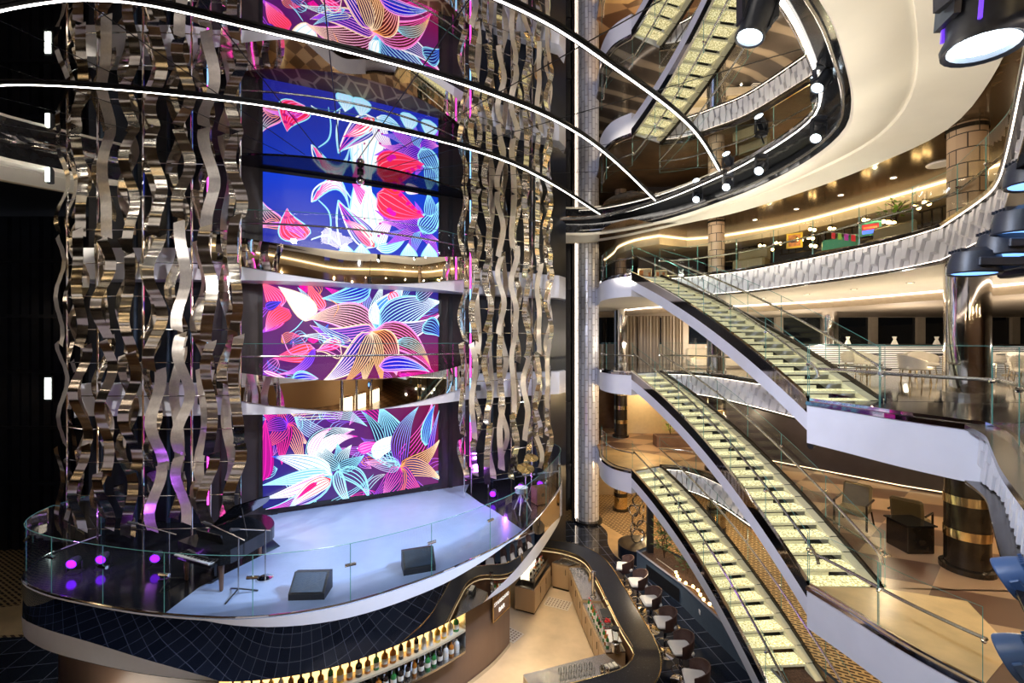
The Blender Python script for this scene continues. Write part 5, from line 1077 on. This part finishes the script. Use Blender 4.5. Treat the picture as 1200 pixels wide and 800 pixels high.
def shrub(x, y, z, h, r, lab, seed, mt='leaf', n=120):
    R = random.Random(seed); t = thing('leafy_plant', lab, 'plant', (x, y, z), 0, 'plants of the atrium'); m = MB()
    for k in range(4): m.tube([(0, 0, 0), (R.uniform(-.1, .1), R.uniform(-.1, .1), h * .5), (R.uniform(-.5, .5) * r, R.uniform(-.5, .5) * r, h * .85)], .012, 5)
    m.build('stems', 'soil', t, local=True); m = MB()
    for k in range(n):
        a, b = R.uniform(0, 6.28), R.uniform(.15, 1); q = Vector((cs(a) * r * b * .9, sn(a) * r * b * .9, h * R.uniform(.2, 1))); L = R.uniform(.10, .2); d = Vector((cs(a), sn(a), R.uniform(-.2, .9))).normalized() * L; s = d.cross(Vector((0, 0, 1))).normalized() * L * .28
        m.quad(tuple(q), tuple(q + d * .5 + s), tuple(q + d), tuple(q + d * .5 - s))
    m.build('leaves', mt, t, local=True); return t
shrub(5.35, 16.0, G + .66, 1.3, .38, 'dense dark green shrub in the planter, beside the ring sculpture', 1, n=220); shrub(5.75, 14.9, G + .66, 1.1, .36, 'dark green shrub in the planter under the lowest staircase, second from the sculpture', 2, n=200); shrub(6.0, 13.6, G + .66, .8, .3, 'low green shrub in the planter, nearest the string lights', 3, n=140)
t = thing('string_lights', 'string of small glowing bulbs lying on the planter soil', 'light', (5.6, 13.4, G + .7)); pts = smooth([(5.05, 15.9), (5.35, 15.0), (5.3, 14.4), (5.62, 13.9), (5.6, 13.3), (5.8, 12.7), (5.85, 12.0)], 5); m = MB(); m.tube([(*p, G + .70) for p in pts], .015, 5); m.build('cable', 'linen', t)
for k in range(10): m = MB(); q = pts[6 + k * 2]; m.ball((q[0], q[1], G + .75), .045, 8); m.build('glowing_bulb', 'bulb', t)
t = thing('sculpture_pedestal', 'round black granite pedestal carrying the chrome ring sculpture', 'pedestal', (4.87, 17.5, G)); m = MB(); m.cyl((4.87, 17.5, G), .78, .52, 32); m.build('drum', 'granite', t, smooth=True)
t = thing('ring_sculpture', 'tall sculpture of stacked chrome rings on the round black pedestal', 'sculpture', (4.87, 17.6, G + .52))
for k, (x, z, r, a, tl) in enumerate(((0, .26, .26, .2, 0), (-.20, .55, .22, 1.0, .2), (.2, .6, .24, -.7, .1), (0, .90, .26, .4, 0), (-.17, 1.22, .2, -.9, .3), (.14, 1.30, .22, .9, 0), (0, 1.62, .2, .1, .2), (-.04, 1.98, .17, 1.2, 0), (.06, 2.38, .34, .1, 0))):
    m = MB(); m.tube([(x + r * cs(b * PI / 12) * cs(a), r * cs(b * PI / 12) * sn(a), z + r * sn(b * PI / 12)) for b in range(24)], .035, 8, closed=True); m.build('ring', 'chrome' if k % 3 else 'mirror_dark', t, local=True, smooth=True)
t = thing('support_post', 'thin dark square post rising from the planter to the lowest staircase', 'post', (5.0, 16.5, G + .5)); m = MB(); m.box((5.0, 16.5, G + 1.35), (.20, .20, 2.2)); m.build('post', 'black', t)
# ------------------------------------------------------------------ upper deck restaurant
def along(path, s, d):
    p = resample(path, n=100); q = out_by([p[int(s * 100)]], d)[0]; return q
RP = out_by(S2[6:] + S3C[1:10], 4.0); RP = resample(RP, n=20)
m = MB(); m.wall(out_by(RP, 2.2), C, 4.06); o = struct(m.build('wall_restaurant', 'dark_panel'))
def face(p): return math.atan2(p[1] - CEN[1], p[0] - CEN[0]) + PI / 2
for k in (2, 5, 8, 11, 14, 17):
    p = RP[k]; t = thing('timber_post', f'dark timber post with lattice rail of the restaurant pergola, {ORD[[2,5,8,11,14,17].index(k)]} from the far end', 'post', (*p, C), face(p), 'pergola posts of the restaurant')
    m = MB(); m.box((0, 0, .82), (.12, .12, 1.63)); m.build('post', 'green_paint' if k in (11, 17) else 'bronze_dark', t, local=True)
    m = MB()
    for z in (1.02, 1.52): m.box((.8, 0, z), (1.55, .05, .04))
    for j in range(6): m.box((.2 + j * .26, 0, 1.27), (.03, .04, .5))
    m.build('lattice', 'bronze_dark', t, local=True)
PEND = [(893, 288, 17.2), (903, 292, 17.0), (912, 285, 16.6), (937, 281, 15.9), (952, 269, 15.6), (950, 279, 15.4), (953, 288, 15.2), (975, 268, 14.8), (1015, 258, 13.9), (1038, 260, 13.3), (1045, 261, 13.0), (1074, 243, 12.6), (1086, 238, 12.3)]
for k, (px, py, Y) in enumerate(PEND):
    p = ((px - 600) / F * Y, Y); z = (HZ - py) / F * Y
    t = thing('pendant_lamp', f'warm glowing pendant cluster in the restaurant, {ORD[k]} from the far end', 'lamp', (*p, z), .4, 'restaurant pendant lamps')
    m = MB(); m.tube([(0, 0, .1), (0, 0, 4.06 - z)], .006, 5); m.build('cord', 'black', t, local=True); m = MB()
    for a in (-1, 1): m.ball((.11 * a, 0, .0), .055, 8)
    m.build('bulbs', 'bulb', t, local=True); m = MB(); m.box((0, .0, .08), (.34, .05, .03)); m.build('bar', 'bronze_dark', t, local=True)
def board(loc, rz, w, h, lab, m1, name='framed_picture', fr='yellow', blobs=None):
    t = thing(name, lab, 'picture', loc, rz); m = MB(); m.box((0, 0, 0), (w, .04, h)); m.build('panel', m1, t, local=True); m = MB()
    for s in (-1, 1): m.box((s * w / 2, -.01, 0), (.06, .06, h + .06)); m.box((0, -.01, s * h / 2), (w, .06, .06))
    m.build('frame', fr, t, local=True)
    for (x, z, a, b, mm) in blobs or []: m = MB(); m.box((x * w, -.026, z * h), (a * w, .012, b * h)); m.build('printed_block', mm, t, local=True)
def atp(px, py, Y): return ((px - 600) / F * Y, Y, (HZ - py) / F * Y)
board(atp(931, 282, 15.9), -.6, .42, .46, 'small yellow-framed orange picture among the restaurant lamps', 'orange_poster', blobs=[(0, -.1, .5, .1, 'walnut'), (.1, .1, .2, .2, 'yellow')])
board(atp(1020, 268, 13.3), -.8, .46, .34, 'colourful food picture between two green restaurant posts', 'red', fr='green_paint', blobs=[(0, -.25, .8, .3, 'screen_blue'), (0, .1, .7, .15, 'orange_poster')])
board(atp(755.5, 323, 21.5), 0, .62, .62, 'cream notice board with orange print behind the upper staircase, left one', 'cream_poster', name='notice_board', fr='steel', blobs=[(-.28, 0, .3, .8, 'orange_poster'), (.35, .05, .15, .4, 'orange_poster')])
board(atp(774, 324, 21.6), 0, .56, .58, 'cream notice board with small orange pictures behind the upper staircase, right one', 'cream_poster', name='notice_board', fr='steel', blobs=[(-.25, .2, .2, .3, 'orange_poster'), (.25, .1, .2, .5, 'orange_poster'), (-.2, -.25, .3, .2, 'walnut')])
wallbox('wall_notice', 6.1, 9.3, 21.9, 22.1, C, 4.06, 'dark_panel')
t = thing('bunting', 'string of small red, green and purple flags across the restaurant front', 'bunting', atp(990, 276, 13.9)); p0, p1 = Vector(atp(972, 272, 14.3)), Vector(atp(1003, 275, 13.4)); m = MB(); m.tube([tuple(p0 - p0 * 0 - Vector(atp(990, 276, 13.9)) + Vector((0, 0, 0))), tuple(p1 - Vector(atp(990, 276, 13.9)))], .008, 4); m.build('cord', 'linen', t, local=True)
for k in range(4):
    q = p0.lerp(p1, (k + .3) / 4) - Vector(atp(990, 276, 13.9)); d = (p1 - p0) * .16; m = MB(); m.quad(tuple(q), tuple(q + d), tuple(q + d - Vector((0, 0, .2))), tuple(q - Vector((0, 0, .2)))); m.build('flag', ['red', 'leaf_light', 'purple_flag', 'red'][k], t, local=True)
for i, (px, py, Y) in enumerate(((880, 304, 15.8), (980, 282, 14.2), (1042, 270, 12.6))):
    x, y, _ = atp(px, py, Y); t = thing('restaurant_bench', f'rounded dark green booth seat behind the upper balcony glass, {ORD[i]} from the far end', 'seat', (x, y, C), face((x, y)), 0 and '' or 'restaurant booth seats')
    m = MB(); m.bbox((0, 0, .24), (1.1, .5, .42), .06); m.build('seat', 'olive_leather', t, local=True); m = MB(); m.bbox((0, -.2, .55), (1.1, .16, .60), .07); m.build('backrest', 'green_paint' if i == 1 else 'olive_leather', t, local=True)
shrub(*atp(1052, 254, 11.9)[:2], C + .8, .5, .4, 'small trailing green plant on the restaurant lattice', 9, 'leaf_light', 60)
# downlights in the ceilings
def downlights(E, z, d, n, deck_word, cat='ceiling downlights', i0=2, i1=None):
    p = resample(out_by(E, d), n=n + 1)[1:-1]
    for k, q in enumerate(p):
        t = thing('downlight', f'small round recessed downlight in the {deck_word} ceiling, {ORD[k]} from the far end', 'light', (*q, z), 0, f'downlights of the {deck_word} ceiling')
        m = MB(); m.lathe([(.07, 0), (.10, 0), (.10, -.02), (.07, -.02), (.07, 0)], (0, 0, 0), 14); m.build('ring', 'steel', t, local=True); m = MB(); m.lathe([(.001, -.006), (.07, -.006)], (0, 0, 0), 14); m.build('lamp', 'downlight', t, local=True)
downlights(S2 + S3C[1:14], 4.42, 1.5, 9, 'upper deck'); downlights(S2, C - .80, 2.2, 6, 'middle deck')
t = thing('ceiling_speaker', 'large round white ceiling grille in the dark upper ceiling near the wood column', 'grille', (*P(1102, 192, 4.42), 4.42)); m = MB(); m.lathe([(.001, -.03), (.26, -.03), (.28, 0)], (0, 0, 0), 22); m.build('disc', 'white_shell', t, local=True)
# ------------------------------------------------------------------ middle deck lounge
def lounge(loc, rz, lab):
    t = thing('lounge_chair', lab, 'chair', loc, rz, 'cream lounge chairs of the middle deck'); m = MB(); m.bbox((0, 0, .42), (.62, .58, .10), .03); m.build('seat', 'linen', t, local=True)
    pr = [(.34 * cs(a), .34 * sn(a)) for a in [PI * (-.1) + PI * 1.2 * k / 12 for k in range(13)]]; m = MB(); m.grid([[(x, y, .44) for x, y in pr], [(x * 1.12, y * 1.12, .62 + .18 * sn(PI * k / 12)) for k, (x, y) in enumerate(pr)], [(x * 1.17, y * 1.17, .60 + .18 * sn(PI * k / 12)) for k, (x, y) in enumerate(pr)], [(x * 1.05, y * 1.05, .42) for x, y in pr]]); m.build('backrest', 'linen', t, local=True, smooth=True)
    for a in range(4): m = MB(); m.tube([(.22 * (1 if a % 2 else -1), .2 * (1 if a > 1 else -1), .40), (.26 * (1 if a % 2 else -1), .24 * (1 if a > 1 else -1), 0)], .016, 6); m.build('leg', 'gold', t, local=True)
    return t
c0 = None
for i, (x, y, rz) in enumerate(((11.9, 15.2, .3), (13.2, 14.6, -.4), (14.6, 14.2, .6), (16.2, 14.4, -.2), (12.6, 16.8, 2.6), (14.6, 16.6, 3.0), (17.4, 16.2, 2.8), (11.0, 12.4, 1.2), (13.0, 11.4, -.6))):
    lab = f'cream curved lounge chair on the middle deck, {ORD[i]} of the group by the windows'
    if c0 is None: c0 = lounge((x, y, B), rz, lab)
    else: dup(c0, (x, y, B), rz, lab)
tb = None
for i, (x, y) in enumerate(((12.4, 15.9), (14.6, 15.4), (16.8, 15.3), (12.0, 12.0))):
    lab = f'small round pedestal table on the middle deck lounge, {ORD[i]} from the left'
    if tb is None:
        tb = thing('lounge_table', lab, 'table', (x, y, B), 0, 'lounge tables of the middle deck'); m = MB(); m.cyl((0, 0, .68), .36, .04, 24); m.build('tabletop', 'black_gloss', tb, local=True); m = MB(); m.tube([(0, 0, .03), (0, 0, .68)], .03, 8); m.build('stem', 'gold', tb, local=True); m = MB(); m.cyl((0, 0, 0), .24, .03, 20); m.build('foot', 'gold', tb, local=True)
    else: dup(tb, (x, y, B), 0, lab)
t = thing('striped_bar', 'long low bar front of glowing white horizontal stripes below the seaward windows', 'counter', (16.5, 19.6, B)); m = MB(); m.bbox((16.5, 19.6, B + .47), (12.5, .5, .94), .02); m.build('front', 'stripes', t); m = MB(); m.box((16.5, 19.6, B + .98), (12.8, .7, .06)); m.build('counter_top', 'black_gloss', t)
for i, (x, kd) in enumerate(((12.0, 'x'), (14.4, 'cone'), (16.4, 'x'), (18.2, 'cone'))):
    t = thing('folded_napkin', f'white folded napkin standing on the striped bar, {ORD[i]} from the left', 'napkin', (x, 19.5, B + 1.01), 0, 'napkins on the striped bar'); m = MB(); m.lathe([(.14, 0), (.05, .22), (.09, .34), (.001, .2)], (0, 0, 0), 5); m.build('cloth', 'paper', t, local=True)
t = thing('sofa', 'long beige sofa with two cushions behind the middle staircase', 'sofa', (9.3, 20.0, B), -.1); m = MB(); m.bbox((0, 0, .24), (3.0, .9, .36), .05); m.build('base', 'linen', t, local=True); m = MB(); m.bbox((0, .36, .58), (3.0, .24, .5), .06); m.build('backrest', 'linen', t, local=True)
for k in (-1, 1): m = MB(); m.bbox((k * .72, -.05, .47), (1.36, .7, .14), .04); m.build('seat_cushion', 'cream', t, local=True)
for x, w in ((5.9, 'left'), (7.1, 'middle'), (8.3, 'right')):
    t = thing('curtain', f'{w} beige curtain panel lit from above behind the middle landing', 'curtain', (x, 23.6, B), 0, 'curtains of the middle deck'); m = MB(); p = [(-.55 + k * .05, .06 * sn(k * 1.9)) for k in range(23)]; m.wall(p, 0, 2.7); m.build('fabric', 'curtain', t, local=True, smooth=True); m = MB(); m.tube([(-.6, 0, 2.7), (.6, 0, 2.7)], .03, 6); m.build('rod', 'steel', t, local=True)
# ------------------------------------------------------------------ lower deck
def arm(loc, rz, lab, grp=None):
    t = thing('armchair', lab, 'chair', loc, rz, grp); m = MB(); m.bbox((0, 0, .40), (.62, .60, .14), .04); m.build('seat', 'olive_leather', t, local=True); m = MB(); m.bbox((0, .31, .70), (.62, .12, .62), .05, rx=-.22); m.build('backrest', 'olive_leather', t, local=True)
    for s in (-1, 1): m = MB(); m.tube([(s * .34, -.26, 0), (s * .34, -.26, .62), (s * .34, .34, .66)], .025, 6); m.build('arm_rest', 'bronze_dark', t, local=True); m = MB(); m.tube([(s * .30, .30, .35), (s * .33, .40, 0)], .022, 6); m.build('leg', 'bronze_dark', t, local=True)
    return t
ac = arm((9.55, 10.9, A), 2.2, 'dark armchair with wooden arms beside the gold-banded column on the lower deck', 'armchairs of the lower deck'); dup(ac, (8.7, 11.6, A), -.9, 'dark armchair behind the middle staircase glass, left of the other armchair'); dup(ac, (8.2, 15.9, A), 1.0, 'dark armchair behind the lower balcony, beside the far landing floor')
t = thing('side_table', 'low dark box table in front of the armchair on the lower deck', 'table', (9.0, 10.3, A)); m = MB(); m.bbox((0, 0, .30), (.6, .6, .6), .02); m.build('body', 'bronze_dark', t, local=True); m = MB(); m.box((0, 0, .62), (.66, .66, .03)); m.build('tabletop', 'black_gloss', t, local=True)
m = MB(); LW = [(8.5, 19.6), (12.5, 14.6), (16.5, 11.0), (19, 8)]; m.wall(LW, A, B - .8); struct(m.build('wall_lounge_lower', 'dark_panel'))
m = MB(); m.wall(offset(LW, -.04), A + .06, A + .085); struct(m.build('trim_led_baseboard', 'led_warm'))
wallbox('wall_alcove', 5.6, 8.6, 23.2, 23.4, A, B - .8, 'cream')
t = thing('built_in_planter', 'wooden planter trough behind the lower far landing', 'planter', (7.4, 20.4, A)); m = MB(); m.bbox((0, 0, .25), (2.0, .6, .5), .02); m.build('box', 'walnut', t, local=True); m = MB(); m.box((0, 0, .5), (1.9, .5, .02)); m.build('soil', 'soil', t, local=True)
shrub(7.1, 20.4, A + .5, .9, .35, 'bright green plant in the wooden trough behind the lower landing, left one', 11, 'leaf_light', 110); shrub(7.9, 20.4, A + .5, .8, .32, 'bright green plant in the wooden trough behind the lower landing, right one', 12, 'leaf_light', 100)
t = thing('hanging_sensor', 'small black camera hanging under the near middle landing', 'camera', (*P(952, 512, B - .8), B - .8)); m = MB(); m.box((0, 0, -.05), (.10, .10, .10)); m.build('bracket', 'black', t, local=True); m = MB(); m.tube([(-.12, -.12, -.16), (.12, .06, -.12)], .06, 10); m.build('body', 'black', t, local=True)
# what the bridges mirror: the lounge and restaurants on the camera side
wallbox('wall_near_upper', -23, 20, -9.2, -9, C, 4.4, 'beige_wall'); wallbox('wall_near_middle', -23, 20, -9.2, -9, B, C - .8, 'walnut'); wallbox('wall_near_lower', -23, 20, -9.2, -9, A, B - .8, 'oak_panel')
for i, x in enumerate((3.8, 7.4, 12)):
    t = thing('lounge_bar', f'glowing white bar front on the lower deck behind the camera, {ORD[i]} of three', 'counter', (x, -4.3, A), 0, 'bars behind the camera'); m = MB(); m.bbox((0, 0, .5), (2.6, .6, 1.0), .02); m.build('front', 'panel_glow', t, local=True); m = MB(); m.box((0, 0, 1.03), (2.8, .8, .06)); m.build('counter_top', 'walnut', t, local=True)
for i, x in enumerate((1, 4.5, 8, 12)):
    t = thing('arcade_panel', f'bright blue display panel on the upper deck behind the camera, {ORD[i]} from left', 'screen', (x, -8.9, C + 1.0), 0, 'display panels behind the camera'); m = MB(); m.box((0, 0, 0), (1.3, .06, 1.2)); m.build('display', 'screen_blue', t, local=True); m = MB(); m.box((0, -.04, 0), (1.45, .05, 1.35)); m.build('frame', 'bronze_dark', t, local=True)
for i, (x, z0, z1, k) in enumerate(((3, C, 4.42, 'wood'), (7, C, 4.42, 'wood'), (11, C, 4.42, 'wood'), (2.2, A, B - .8, 'chrome'), (5.4, A, B - .8, 'chrome'), (9.5, A, B - .8, 'chrome'))):
    column(x, -3.0, z0, z1, .32, k, f'{"wood-clad" if k == "wood" else "chrome"} column on the camera side, {ORD[i % 3]} from the left')
# ------------------------------------------------------------------ lights
def light(kind, loc, e, col=(1, .85, .65), aim=None, size=.1, ang=100, blend=.6, sy=None):
    l = bpy.data.lights.new(kind.lower(), kind); l.energy = e; l.color = col; o = bpy.data.objects.new(kind.lower() + '_light', l); COL.objects.link(o); o.location = loc
    if kind == 'AREA': l.size = size; l.shape = 'RECTANGLE' if sy else 'SQUARE'; l.size_y = sy or size
    else: l.shadow_soft_size = size
    if kind == 'SPOT': l.spot_size = math.radians(ang); l.spot_blend = blend
    if aim is not None: o.rotation_euler = (Vector(aim) - Vector(loc)).to_track_quat('-Z', 'Y').to_euler()
    elif kind != 'POINT': o.rotation_euler = (0, 0, 0)
    return o
cool, warm, amb = (.62, .76, 1), (1, .80, .52), (1, .68, .34)
# stage beams
light('SPOT', (6.2, 8.2, 4.1), 3600, (.50, .68, 1), (-4.0, 10.0, SG), .08, 42); light('SPOT', (5.4, 6.4, 4.0), 3600, (.56, .70, 1), (-2.2, 11.0, SG), .08, 40); light('SPOT', (6.3, 11.6, 4.0), 800, (.65, .7, 1), (-5.5, 9.2, SG), .08, 34)
# beams on the near landings and fasciae
light('SPOT', (-2.5, 3.6, 4.2), 1900, (.62, .74, 1), (6.2, 6.9, -2.0), .10, 46); light('SPOT', (-1.0, 4.0, 4.2), 1100, (.78, .82, 1), (5.2, 13, -1), .12, 60)
light('SPOT', (-4, 4.2, 4.2), 1300, (.70, .74, 1), (4.0, 17.0, -2), .12, 50); light('SPOT', (-6, 4.8, 4.2), 700, (.8, .8, .9), (-5, 12.5, 0), .12, 80)
light('SPOT', (-2, 4.6, 4.2), 900, (.7, .8, 1), (-3, 4.2, G), .1, 75); light('SPOT', (.5, 5.5, 3.6), 800, (.72, .8, 1), (-4.6, 13, .2), .06, 44); light('SPOT', (-9, 6.5, 4.2), 1100, (.95, .92, .9), (-8.6, 11, -1), .06, 60); light('SPOT', (3.5, 9, 4.2), 900, (.95, .92, .9), (0, 15.2, -1), .06, 60); light('SPOT', (-3, 6.0, 4.2), 900, (.8, .85, 1), (3.4, 21, -1.5), .08, 36); light('SPOT', (-6.5, 5.0, 4.2), 450, (.7, .8, 1), (3, 11, G), .12, 60)  # spots added to brighten lower floor, bridges, ribbon curtains and pillar
for x, y, c in ((-9.2, 9.3, (.45, .1, 1)), (-.2, 13.9, (.45, .1, 1))): light('POINT', (x, y, SG + .5), 35, c, size=.05)
# under-deck warm light
for q in resample(out_by(S2 + S3C[1:], 1.8), n=6): light('POINT', (*q, 3.7), 24, (1, .74, .4), size=.02)
for q in resample(out_by(S2, 2.6), n=5): light('POINT', (*q, B + .9), 60, warm, size=.02)
for q in resample(out_by(S2, 7.0), n=4): light('POINT', (*q, B + 1.0), 170, (1, .88, .74), size=.02)
for q in resample(out_by(S2, 2.4), n=5): light('POINT', (*q, B - 1.8), 42, warm, size=.02)
for x, y in ((7.6, 7.6), (9.4, 11.5), (11, 8.0)): light('POINT', (x, y, B - 1.8), 45, warm, size=.02)
for x, y in ((5.6, 19), (6.6, 22.3), (8.5, 20)): light('POINT', (x, y, B - 1.4), 55, amb, size=.02); light('POINT', (x, y, A - 1.4), 80, amb, size=.02)
for x, y in ((8, 14), (8.5, 10), (10, 18)): light('POINT', (x, y, A - 1.5), 80, warm, size=.02)
for x in (5.9, 7.1, 8.3): light('SPOT', (x, 23.2, C - .9), 60, warm, (x, 23.55, B), .03, 50)
for x, y in ((-8, -4), (1, -4), (5, -4), (9, -3), (13, -5)):
    for z in (4.0, C - 1.1, B - 1.2): light('POINT', (x, y, z), 110, amb, size=.1)
# bar
for x, y, e in ((.9, 12.8, 80), (1.6, 14.2, 55), (-.2, 10.6, 60), (1.4, 11.4, 60)): light('SPOT', (x, y, SG - 1.2 if x < 0 else -4.5), e * 2.2, (1, .82, .55), (x + .1, y, G), .06, 95)
light('SPOT', (4.2, 15, -5.6), 160, (1, .8, .55), (3.6, 14.5, G), .06, 110)
# added area lamps and upward spots: fill the atrium, brighten the soffit ring
light('AREA', (-2.0, 5.2, 4.45), 260, (1, .92, .82), (-1, 9, -6), 3.0, sy=1.2)
light('AREA', (6.9, 10.5, 2.0), 0, warm, (9, 12, 4.4), .5)
for i in list(range(19, 74, 5)) + [88, 93, 98, 103]:
    p = lerp(LEDC[i], INN[i], .5); q = lerp(INN[i], OUT[i], .5)
    light('SPOT', (q[0] - (q[0] - CEN[0]) * .22, q[1] - (q[1] - CEN[1]) * .22, 2.2), 110 if i > 33 else 260, (1, .90, .72), (q[0], q[1], 4.5), .15, 120)
w = bpy.data.worlds.new('World'); bpy.context.scene.world = w; w.use_nodes = True; bg = w.node_tree.nodes['Background']; bg.inputs['Color'].default_value = (.55, .6, .75, 1); bg.inputs['Strength'].default_value = .12
# ------------------------------------------------------------------ camera
cam = bpy.data.cameras.new('camera'); co = bpy.data.objects.new('camera', cam); COL.objects.link(co); co.location = (0, 0, 0); co.rotation_euler = (PI / 2, 0, 0)
cam.sensor_width = 36; cam.lens = 16; cam.clip_start = .05; cam.clip_end = 200
sc = bpy.context.scene; sc.camera = co
sc.view_settings.view_transform = 'Standard'; sc.view_settings.exposure = .32
sc.cycles.use_denoising = True; sc.cycles.max_bounces = 10; sc.cycles.transparent_max_bounces = 32; sc.cycles.glossy_bounces = 6; sc.cycles.diffuse_bounces = 3; sc.cycles.sample_clamp_indirect = 6; sc.cycles.caustics_reflective = False; sc.cycles.caustics_refractive = False
